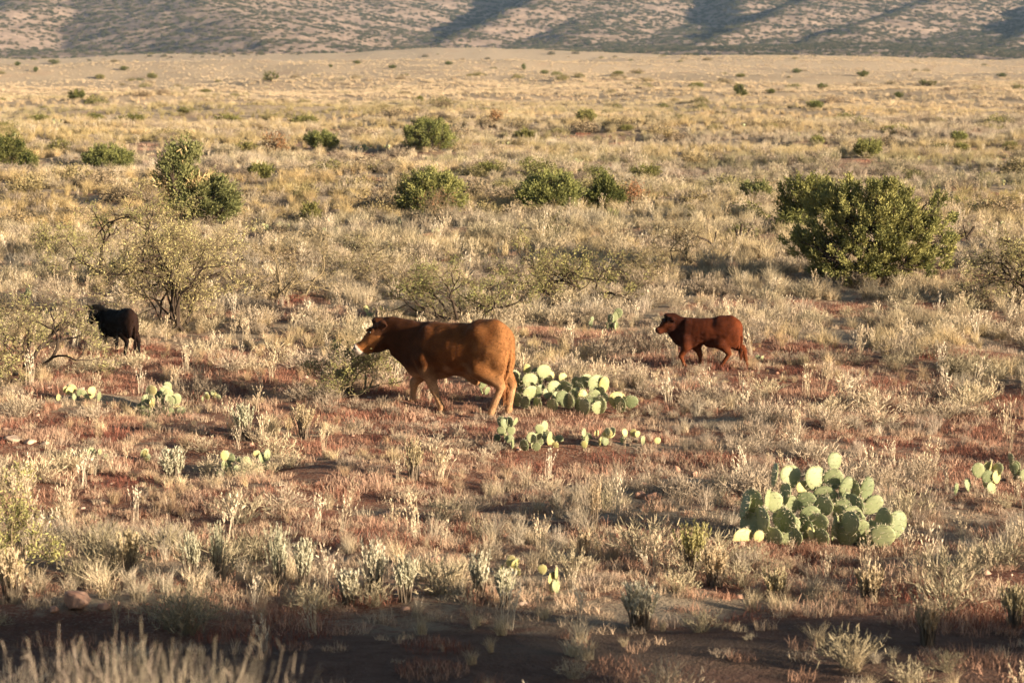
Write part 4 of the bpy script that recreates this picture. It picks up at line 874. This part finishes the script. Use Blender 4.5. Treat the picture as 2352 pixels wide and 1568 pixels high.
def cow_prims(pose):
    g = pose.get('girth', 1.); P = []
    c = lambda a, b, ra, rb, k=.05, sy=1.: P.append(('c', a, b, ra, rb, k, sy)); lt = 1.14
    e = lambda p, r_, k=.08: P.append(('e', p, np.array(r_, float), k))
    bz = pose.get('belly', 0); e((.03, 0, .915 + bz / 2), (.74, .30 * g, .35 - bz / 2)); e((.42, 0, .87), (.40, .23 * g, .39), .1)
    e((-.48, 0, 1.04), (.34, .25 * g, .31), .1); c((-.28, 0, 1.25), (-.52, 0, 1.26), .09, .085, .1); c((-.52, 0, 1.25), (-.66, 0, 1.18), .08, .07, .08); c((.50, 0, 1.13), (-.3, 0, 1.22), .08, .085, .1)
    for s_ in (1, -1):
        e((-.32, .18 * s_ * g, 1.185 - pose.get('lowhip', 0)), (.12, .07, .08), .11); e((-.66, .09 * s_ * g, 1.10), (.07, .06, .08), .07)
        e((.50, .155 * s_ * g, .90), (.16, .095 * g, .33), .06); e((.60, .155 * s_ * g, .76), (.12, .09 * g, .14), .06)
        e((-.45, .165 * s_ * g, .88), (.22, .115 * g, .33), .07); e((-.64, .12 * s_ * g, .85), (.13, .10 * g, .30), .06)
    pl, ns = np.array(pose['poll']), np.array(pose['nose'])
    c((.55, 0, 1.0), tuple(pl * .75 + np.array([.55, 0, .98]) * .25), .24, .17, .1, .60 * g); c((.55, 0, .94), tuple(pl - np.array([.05, 0, .16])), .25, .15, .1, .6 * g)
    bk = pose.get('brisk', 1.); e((.70 - .06 * (1 - bk), 0, .72 + .16 * (1 - bk)), (.24 * bk, .16 * g, .25 * bk), .1); c((.74 - .3 * (1 - bk), 0, .62 + .5 * (1 - bk)), tuple(pl * .55 + np.array([.74, 0, .62]) * .45 + np.array([.05, 0, -.14])), .09, .06, .08, .5)
    hd = norm(ns - pl); lat = norm(np.cross(np.array([0, 0, 1.]), hd)); up = np.cross(hd, lat); L = float(np.linalg.norm(ns - pl)); hs = L / .50 * pose.get('headk', 1.)
    q_ = lambda f, l, u_: tuple(pl + hd * f * L + lat * l * hs + up * u_ * hs)
    hc = lambda a, b, ra, rb, k=.04, sy=1.: c(a, b, ra * hs, rb * hs, k, sy)
    hc(q_(.06, 0, -.06), q_(.48, 0, -.07), .125, .105, .05, .92); hc(q_(.45, 0, -.075), q_(.93, 0, -.055), .092, .072, .05)
    e(q_(.97, 0, -.06), np.array((.07, .082, .068)) * hs, .03)
    hc(q_(.30, 0, -.20), q_(.50, 0, -.18), .10, .09, .06, .9); hc(q_(.42, 0, -.20), q_(.98, 0, -.105), .082, .045, .05)
    for s_ in (1, -1):
        e(q_(.36, .075 * s_, -.16), np.array((.09, .05, .09)) * hs, .05)
        e(q_(.34, .088 * s_, .03), np.array((.05, .032, .03)) * hs, .03); hc(q_(.96, .035 * s_, .0), q_(1.03, .035 * s_, -.02), .032, .026, .02)
        eb_ = np.array(q_(0, 0, 0)) + np.array([pose.get('ear', -.16), 0, pose.get('eardrop', .02)]) + lat * .25 * s_ * hs
        ea, eb = q_(.08, .10 * s_, .02), tuple(eb_); em = tuple(np.array(ea) * .42 + np.array(eb) * .58)
        c(ea, em, .030, .066, .02, .7); c(em, eb, .062, .018, .03, .7)
    e(q_(.02, 0, .06), np.array((.07, .075, .045)) * hs, .05)
    for s_, kk in ((1, 'fn'), (-1, 'ff')):
        (ex, ez), (kx, kz), (fx, fz), (hx, hz_) = pose[kk]; y_ = .165 * s_ * g
        c((.52, y_, .78), (ex, y_, ez), 0.14, .115, .06); c((ex, y_, ez), (kx, y_, kz + .02), .092 * lt, .053 * lt, .04); e((kx, y_, kz), (.056, .054, .066), .03)
        c((kx, y_, kz), (fx, y_, fz), .040 * lt, .035 * lt, .025); e((fx, y_, fz), (.044, .04, .044), .025); c((fx, y_, fz), (hx, y_, hz_ + .05), .037, .042, .025); c((hx, y_, hz_ + .05), (hx + .03, y_, hz_ + .03), .05, .048, .015)
    for s_, kk in ((1, 'hn'), (-1, 'hf')):
        (sx, sz), (hx, hz_), (fx, fz), (ox, oz) = pose[kk]; y_ = .155 * s_ * g
        e((sx, y_ + .02 * s_, sz + .03), (.12, .07, .14), .07); c((sx - .08, y_, sz + .02), (hx + .02, y_, hz_ + .04), .155, .066, .06); c((hx + .03, y_, hz_ + .12), (hx - .015, y_, hz_ + .02), .055, .042, .03)
        c((hx, y_, hz_), (fx, y_, fz), .047 * lt, .038 * lt, .03); e((fx, y_, fz), (.046, .042, .046), .025); c((fx, y_, fz), (ox, y_, oz + .05), .039, .043, .025); c((ox, y_, oz + .05), (ox + .03, y_, oz + .03), .052, .05, .015)
    e((-.12, 0, .62), (.20, .12, .08), .06)
    if pose.get('sheath'): c((-.12, 0, .54), (-.22, 0, .50), .05, .06, .05)
    t = pose['tail']
    for j in range(len(t) - 1): c(t[j], t[j + 1], .036 - .005 * j, .031 - .005 * j, .025)
    pose['q'] = q_; pose['L'] = L; return P
def coat_mat(name, rough=.75, bump=.3):
    m, t, out = new_mat(name)
    a = N(t, 'ShaderNodeAttribute', attribute_name='coat'); tc = N(t, 'ShaderNodeTexCoord')
    mp = N(t, 'ShaderNodeMapping'); mp.inputs['Scale'].default_value = (14, 30, 40); mp.inputs['Rotation'].default_value = (0, .6, 0); t.links.new(tc.outputs['Object'], mp.inputs[0])
    n1, n2 = noise(t, mp.outputs[0], 2.2, 6, .7), noise(t, tc.outputs['Object'], 5, 3)
    v = math_n(t, 'SUBTRACT', math_n(t, 'ADD', math_n(t, 'MULTIPLY', n1, 1.6), math_n(t, 'MULTIPLY', n2, 1.3)), .8); vv = N(t, 'ShaderNodeCombineColor')
    for i in range(3): t.links.new(math_n(t, 'ADD', v, .35), vv.inputs[i])
    col = mixrgb(t, 1., a.outputs['Color'], vv.outputs[0], 'MULTIPLY')
    p = N(t, 'ShaderNodeBsdfPrincipled'); t.links.new(col, p.inputs['Base Color']); p.inputs['Roughness'].default_value = rough; p.inputs['Specular IOR Level'].default_value = .08
    p.inputs['Sheen Weight'].default_value = .02
    b = N(t, 'ShaderNodeBump'); b.inputs['Strength'].default_value = bump; b.inputs['Distance'].default_value = .012; t.links.new(n1, b.inputs['Height']); t.links.new(b.outputs[0], p.inputs['Normal'])
    t.links.new(p.outputs[0], out.inputs[0]); return m
M['coat'] = coat_mat('cattle_coat')
M['eye'] = plain_mat('dark_wet_eye', (.008, .006, .005), (.02, .012, .008), 5, .15)
def cow(name, lab, cat, u, v, S, heading, pose, cols, step=.013, roll=0):
    P, D = hit(u, v); pr = cow_prims(pose); V, F = cow_mesh(1., pr, step)
    x, y, z = V.T; q_ = pose['q']; n = len(V)
    nr = V - np.array([0, 0, .9]); nr[:, 0] *= .1; nr = norm(nr); rib = np.exp(-((x - .12) / .30) ** 2) * np.sin(x * 62 + z * 8) * (np.abs(z - .9) < .3)
    V = V + nr * ((.004 * nz(x, y * 2 + z, .35, 6, 2) + .001 * rib) * (z > .5))[:, None]; x, y, z = V.T
    col = np.tile(np.array(cols['body']), (n, 1)); mixc = lambda f, c: col * (1 - f[:, None]) + np.array(c) * f[:, None]
    nn = nz(x * 1.0, y + z, .5, 5, 2)
    if 'legs' in cols: col = mixc(np.clip((1 - sstep(.34, .74, z + .05 * nn)) * .85, 0, 1), cols['legs'])
    if 'rump' in cols: col = mixc(sstep(.30, .75, -x + .08 * nn) * .8 * sstep(.35, .6, z), cols['rump'])  # sunlight on the hindquarters painted in as a brighter coat tone
    if 'front' in cols: col = mixc(sstep(.15, .75, x + .12 * nn) * .85 * sstep(.45, .7, z), cols['front'])  # shade on neck and shoulders painted in as a darker coat tone
    poll, nose = np.array(q_(0, 0, 0)), np.array(q_(1, 0, 0)); d = norm(nose - poll); t_ = (V - poll) @ d / pose['L']; near = np.linalg.norm(V - (poll + np.outer(np.clip(t_, -.1, 1.1) * pose['L'], d)), axis=1) < .22
    hd = near & (t_ > .02)
    if 'head' in cols: col = mixc((hd * sstep(0, .25, t_)) * .9, cols['head'])
    if 'brow' in cols: col = mixc(hd * (1 - sstep(.28, .45, t_)) * .8 * (z > poll[2] - .16), cols['brow'])
    if 'muzzle' in cols: col = mixc(hd * sstep(.90, .95, t_) * 1., cols['muzzle'])
    col = mixc(hd * sstep(.97, 1.01, t_) * ((V - nose) @ np.array([0, 0, 1.]) > -.035), cols['nose'])
    col = mixc(1. * (z < .075), cols['hoof'])
    me = make_mesh(name, V * S * np.array([pose.get('sx', 1.), 1, 1]), F, M['coat'], {'coat': ('FLOAT_COLOR', np.c_[np.clip(col, 0, 1), np.ones(n)])}, smooth=True)
    o = obj(name, me, None, P + np.array([0, 0, pose.get('dz', -.02)])); tag(o, lab, cat)
    o.rotation_euler = (0, 0, heading)
    for s_ in (1, -1):                                     # eyes and the switch of the tail
        T, Pp = np.meshgrid(np.linspace(0, np.pi, 9), np.arange(14) / 14 * 2 * np.pi, indexing='ij')
        ev = np.stack([np.sin(T) * np.cos(Pp), np.sin(T) * np.sin(Pp), np.cos(T)], -1).reshape(-1, 3) * .026 + np.array(q_(.36, .112 * s_, .012))
        i = np.arange(8)[:, None] * 14; k = np.arange(14)[None]
        obj('eye', make_mesh('eye', ev * S * np.array([pose.get('sx', 1.), 1, 1]), np.stack([i + k, i + 14 + k, i + 14 + (k + 1) % 14, i + (k + 1) % 14], -1).reshape(-1, 4), M['eye'], smooth=True), o)
    r = np.random.default_rng(8); a0, b0, c0 = V[F[:, 0]], V[F[:, 1]], V[F[:, 2]]; fn = np.cross(b0 - a0, c0 - a0); ar = np.linalg.norm(fn, axis=1)
    i = r.choice(len(F), 16000, p=ar / ar.sum()); fn = norm(fn)[i]; w1, w2 = r.random((2, len(i), 1)); pp = a0[i] + (b0 - a0)[i] * w1 + (c0 - a0)[i] * w2
    back = np.array([-.75, 0, -.65]) + r.normal(size=(len(i), 3)) * .3; tg = norm(back - fn * (back * fn).sum(1)[:, None])
    L = pose.get('hair', .022) * r.uniform(.6, 1.3, len(i))[:, None]; pp = pp + fn * .001
    hv, hf = strips(pp, pp + tg * L * .5 + fn * L * .22, pp + tg * L + fn * L * .30, norm(np.cross(tg, fn)), .0022, .002, .0006)
    hcol = np.repeat(col[F[i, 0]] * r.uniform(.75, 1.4, (len(i), 1)), 6, 0)
    hm_ = make_mesh('coat_hair', hv * S * np.array([pose.get('sx', 1.), 1, 1]), hf, M['coat'], {'coat': ('FLOAT_COLOR', np.c_[np.clip(hcol, 0, 1), np.ones(len(hcol))])})
    obj('coat_hair', hm_, o)
    r = np.random.default_rng(3); te = np.array(pose['tail'][-1]); m = 220
    a = te + r.normal(size=(m, 3)) * .014; L = r.uniform(.10, .30, m)[:, None]; b = a + np.array([0, 0, -1.]) * L * .6 + r.normal(size=(m, 3)) * .018; c_ = b + np.array([0.0, 0, -1.]) * L * .4 + r.normal(size=(m, 3)) * .012
    sv, sf = strips(a, b, c_, norm(r.normal(size=(m, 3)) * np.array([1, 1, 0])), .004, .005, .001)
    sh = make_mesh('tail_switch', sv * S * np.array([pose.get('sx', 1.), 1, 1]), sf, M['coat'], {'coat': ('FLOAT_COLOR', np.tile(np.r_[cols['switch'], 1.], (len(sv), 1)))})
    obj('tail_switch', sh, o); return o
HEAD = lambda phi: math.pi - R(phi)                        # local +X points left in the picture and PHI degrees away
pose = dict(poll=(1.30, .06, 1.215), nose=(1.63, .20, .875), girth=.89, headk=1.08, ear=-.15, eardrop=.01, sheath=True,
            fn=[(.47, .60), (.37, .355), (.25, .12), (.27, 0)], ff=[(.62, .60), (.88, .36), (.915, .12), (.93, .0)],
            hn=[(-.28, .68), (-.70, .46), (-.55, .13), (-.53, 0)], hf=[(-.40, .70), (-.72, .45), (-.66, .12), (-.64, 0)],
            tail=[(-.66, .0, 1.22), (-.77, .02, 1.12), (-.80, .03, .90), (-.77, .05, .68), (-.72, .06, .52)])
cow('cow', 'big orange brown cow with white muzzle striding left through the grass', 'cow', 1062, 951, 1.05, HEAD(30), pose,
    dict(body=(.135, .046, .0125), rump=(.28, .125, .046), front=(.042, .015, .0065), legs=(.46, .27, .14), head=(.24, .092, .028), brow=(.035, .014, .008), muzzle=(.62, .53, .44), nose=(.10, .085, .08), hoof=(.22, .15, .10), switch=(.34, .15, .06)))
pose = dict(poll=(.93, .04, 1.29), nose=(1.21, .13, .98), girth=.76, belly=.11, headk=1.28, brisk=.72, hair=.012, sx=1.06, ear=-.10, eardrop=-.08, dz=-.03, lowhip=.05,
            fn=[(.50, .56), (.62, .32), (.54, .10), (.56, -.04)], ff=[(.30, .56), (.22, .34), (.20, .10), (.22, -.03)],
            hn=[(-.25, .66), (-.52, .42), (-.34, .12), (-.32, -.03)], hf=[(-.46, .66), (-.84, .46), (-.90, .14), (-.88, -.02)],
            tail=[(-.66, .0, 1.20), (-.76, .0, 1.10), (-.80, .0, .85), (-.79, .03, .55)])
cow('calf', 'dark reddish brown calf walking left, right of the brown cow', 'calf', 1626, 844, .655, HEAD(16), pose,
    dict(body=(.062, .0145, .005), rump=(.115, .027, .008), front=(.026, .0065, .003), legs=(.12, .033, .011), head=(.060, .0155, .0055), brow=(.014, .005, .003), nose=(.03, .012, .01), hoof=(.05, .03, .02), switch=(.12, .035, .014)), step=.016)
pose = dict(poll=(.92, .18, 1.30), nose=(.68, .54, .98), girth=.84, belly=.04, ear=.05, eardrop=.02, dz=-.03, lowhip=.05,
            fn=[(.52, .58), (.55, .34), (.52, .10), (.54, -.03)], ff=[(.40, .58), (.36, .34), (.34, .10), (.36, -.03)],
            hn=[(-.28, .66), (-.56, .44), (-.46, .12), (-.44, -.03)], hf=[(-.42, .66), (-.76, .45), (-.74, .12), (-.72, -.03)],
            tail=[(-.66, .0, 1.20), (-.76, .0, 1.08), (-.79, .0, .85), (-.77, .0, .48)])
cow('calf', 'black calf seen from behind turning its head to the camera', 'calf', 275, 812, .61, HEAD(47), pose,
    dict(body=(.004, .0028, .0025), rump=(.026, .012, .008), head=(.006, .0045, .004), nose=(.02, .018, .018), hoof=(.02, .015, .012), switch=(.02, .010, .008)), step=.016)

# ------------------------------------------------------------------ the train the picture was taken from (behind the camera, its roofs shade the foreground)
steel = plain_mat('painted_steel', (.10, .035, .03), (.14, .05, .04), 4, .5); dark_steel = plain_mat('dark_steel', (.04, .04, .045), (.07, .065, .06), 9, .6, .6); roof_m = plain_mat('canopy_canvas', (.42, .36, .28), (.5, .44, .36), 3, .9)
def box(x0, x1, y0, y1, z0, z1):
    V = np.array([[x_, y_, z_] for z_ in (z0, z1) for x_, y_ in ((x0, y0), (x1, y0), (x1, y1), (x0, y1))], float)
    return V, np.array([[0, 3, 2, 1], [4, 5, 6, 7], [0, 1, 5, 4], [1, 2, 6, 5], [2, 3, 7, 6], [3, 0, 4, 7]])
ROOFZ = 8.93
def rail_car(x0, x1, lab, ry0=-3.7, ry1=-.3):
    o = tag(empty('rail_car', ((x0 + x1) / 2, -2, 2.45)), lab, 'rail car', 'open rail cars of the train'); c = np.array([(x0 + x1) / 2, -2, 2.45])
    pt = lambda nm, bxs, m: obj(nm, (lambda vf: make_mesh(nm, vf[0] - c, vf[1], m))(joinm([box(*b) for b in bxs])), o)
    pt('deck', [(x0, x1, -3.5, -.45, 3.2, 3.8)], dark_steel)
    pt('railing', [(x0, x1, -.5, -.45, 3.8, 4.75), (x0, x1, -3.5, -3.45, 3.8, 4.75), (x0, x0 + .05, -3.45, -.5, 3.8, 4.75), (x1 - .05, x1, -3.45, -.5, 3.8, 4.75)], steel)
    for xp in np.linspace(x0 + .1, x1 - .1, 7):
        for yp in (-.55, -3.4): pt('post', [(xp - .035, xp + .035, yp - .035, yp + .035, 3.8, ROOFZ - .12)], dark_steel)
    pt('canopy', [(x0, x1, ry0, ry1, ROOFZ - .12, ROOFZ), (x0 + .1, x1 - .1, ry1 - .06, ry1, ROOFZ - .24, ROOFZ - .12)], roof_m)
    for xb in (x0 + 3, x1 - 3):
        for xw in (xb - .9, xb + .9):
            A = [(xw, yv, 2.9) for yv in (-2.75, -1.25)]; B = [(xw, yv + .12, 2.9) for yv in (-2.75, -1.25)]
            V, F = tubes(np.array(A) - c, np.array(B) - c, np.array([.43, .43]), np.array([.43, .43]), 24); obj('wheel', make_mesh('wheel', V, F, dark_steel), o)
rail_car(-19.5, 4.6, 'open rail car with canopy that the photographer leans out of')
rail_car(6.0, 35.4, 'open rail car whose canopy shades the left foreground strip')
rail_car(36.9, 62, 'open rail car whose canopy shades the right foreground strip', -2.3, -.8)

# ------------------------------------------------------------------ air
V, F = box(-2600, 2600, -120, 4300, -60, 260)
hz = obj('haze', make_mesh('haze', V, F, bpy.data.materials.new('haze_air'))); hm = hz.data.materials[0]; hm.use_nodes = True
t = hm.node_tree; t.nodes.clear(); out = t.nodes.new('ShaderNodeOutputMaterial'); pv = t.nodes.new('ShaderNodeVolumePrincipled')
pv.inputs['Color'].default_value = (.48, .70, 1, 1); pv.inputs['Density'].default_value = .000055; pv.inputs['Anisotropy'].default_value = 0.
t.links.new(pv.outputs[0], out.inputs['Volume'])
tag(hz, 'thin pale blue haze filling the air before the hills', 'haze', kind='stuff')
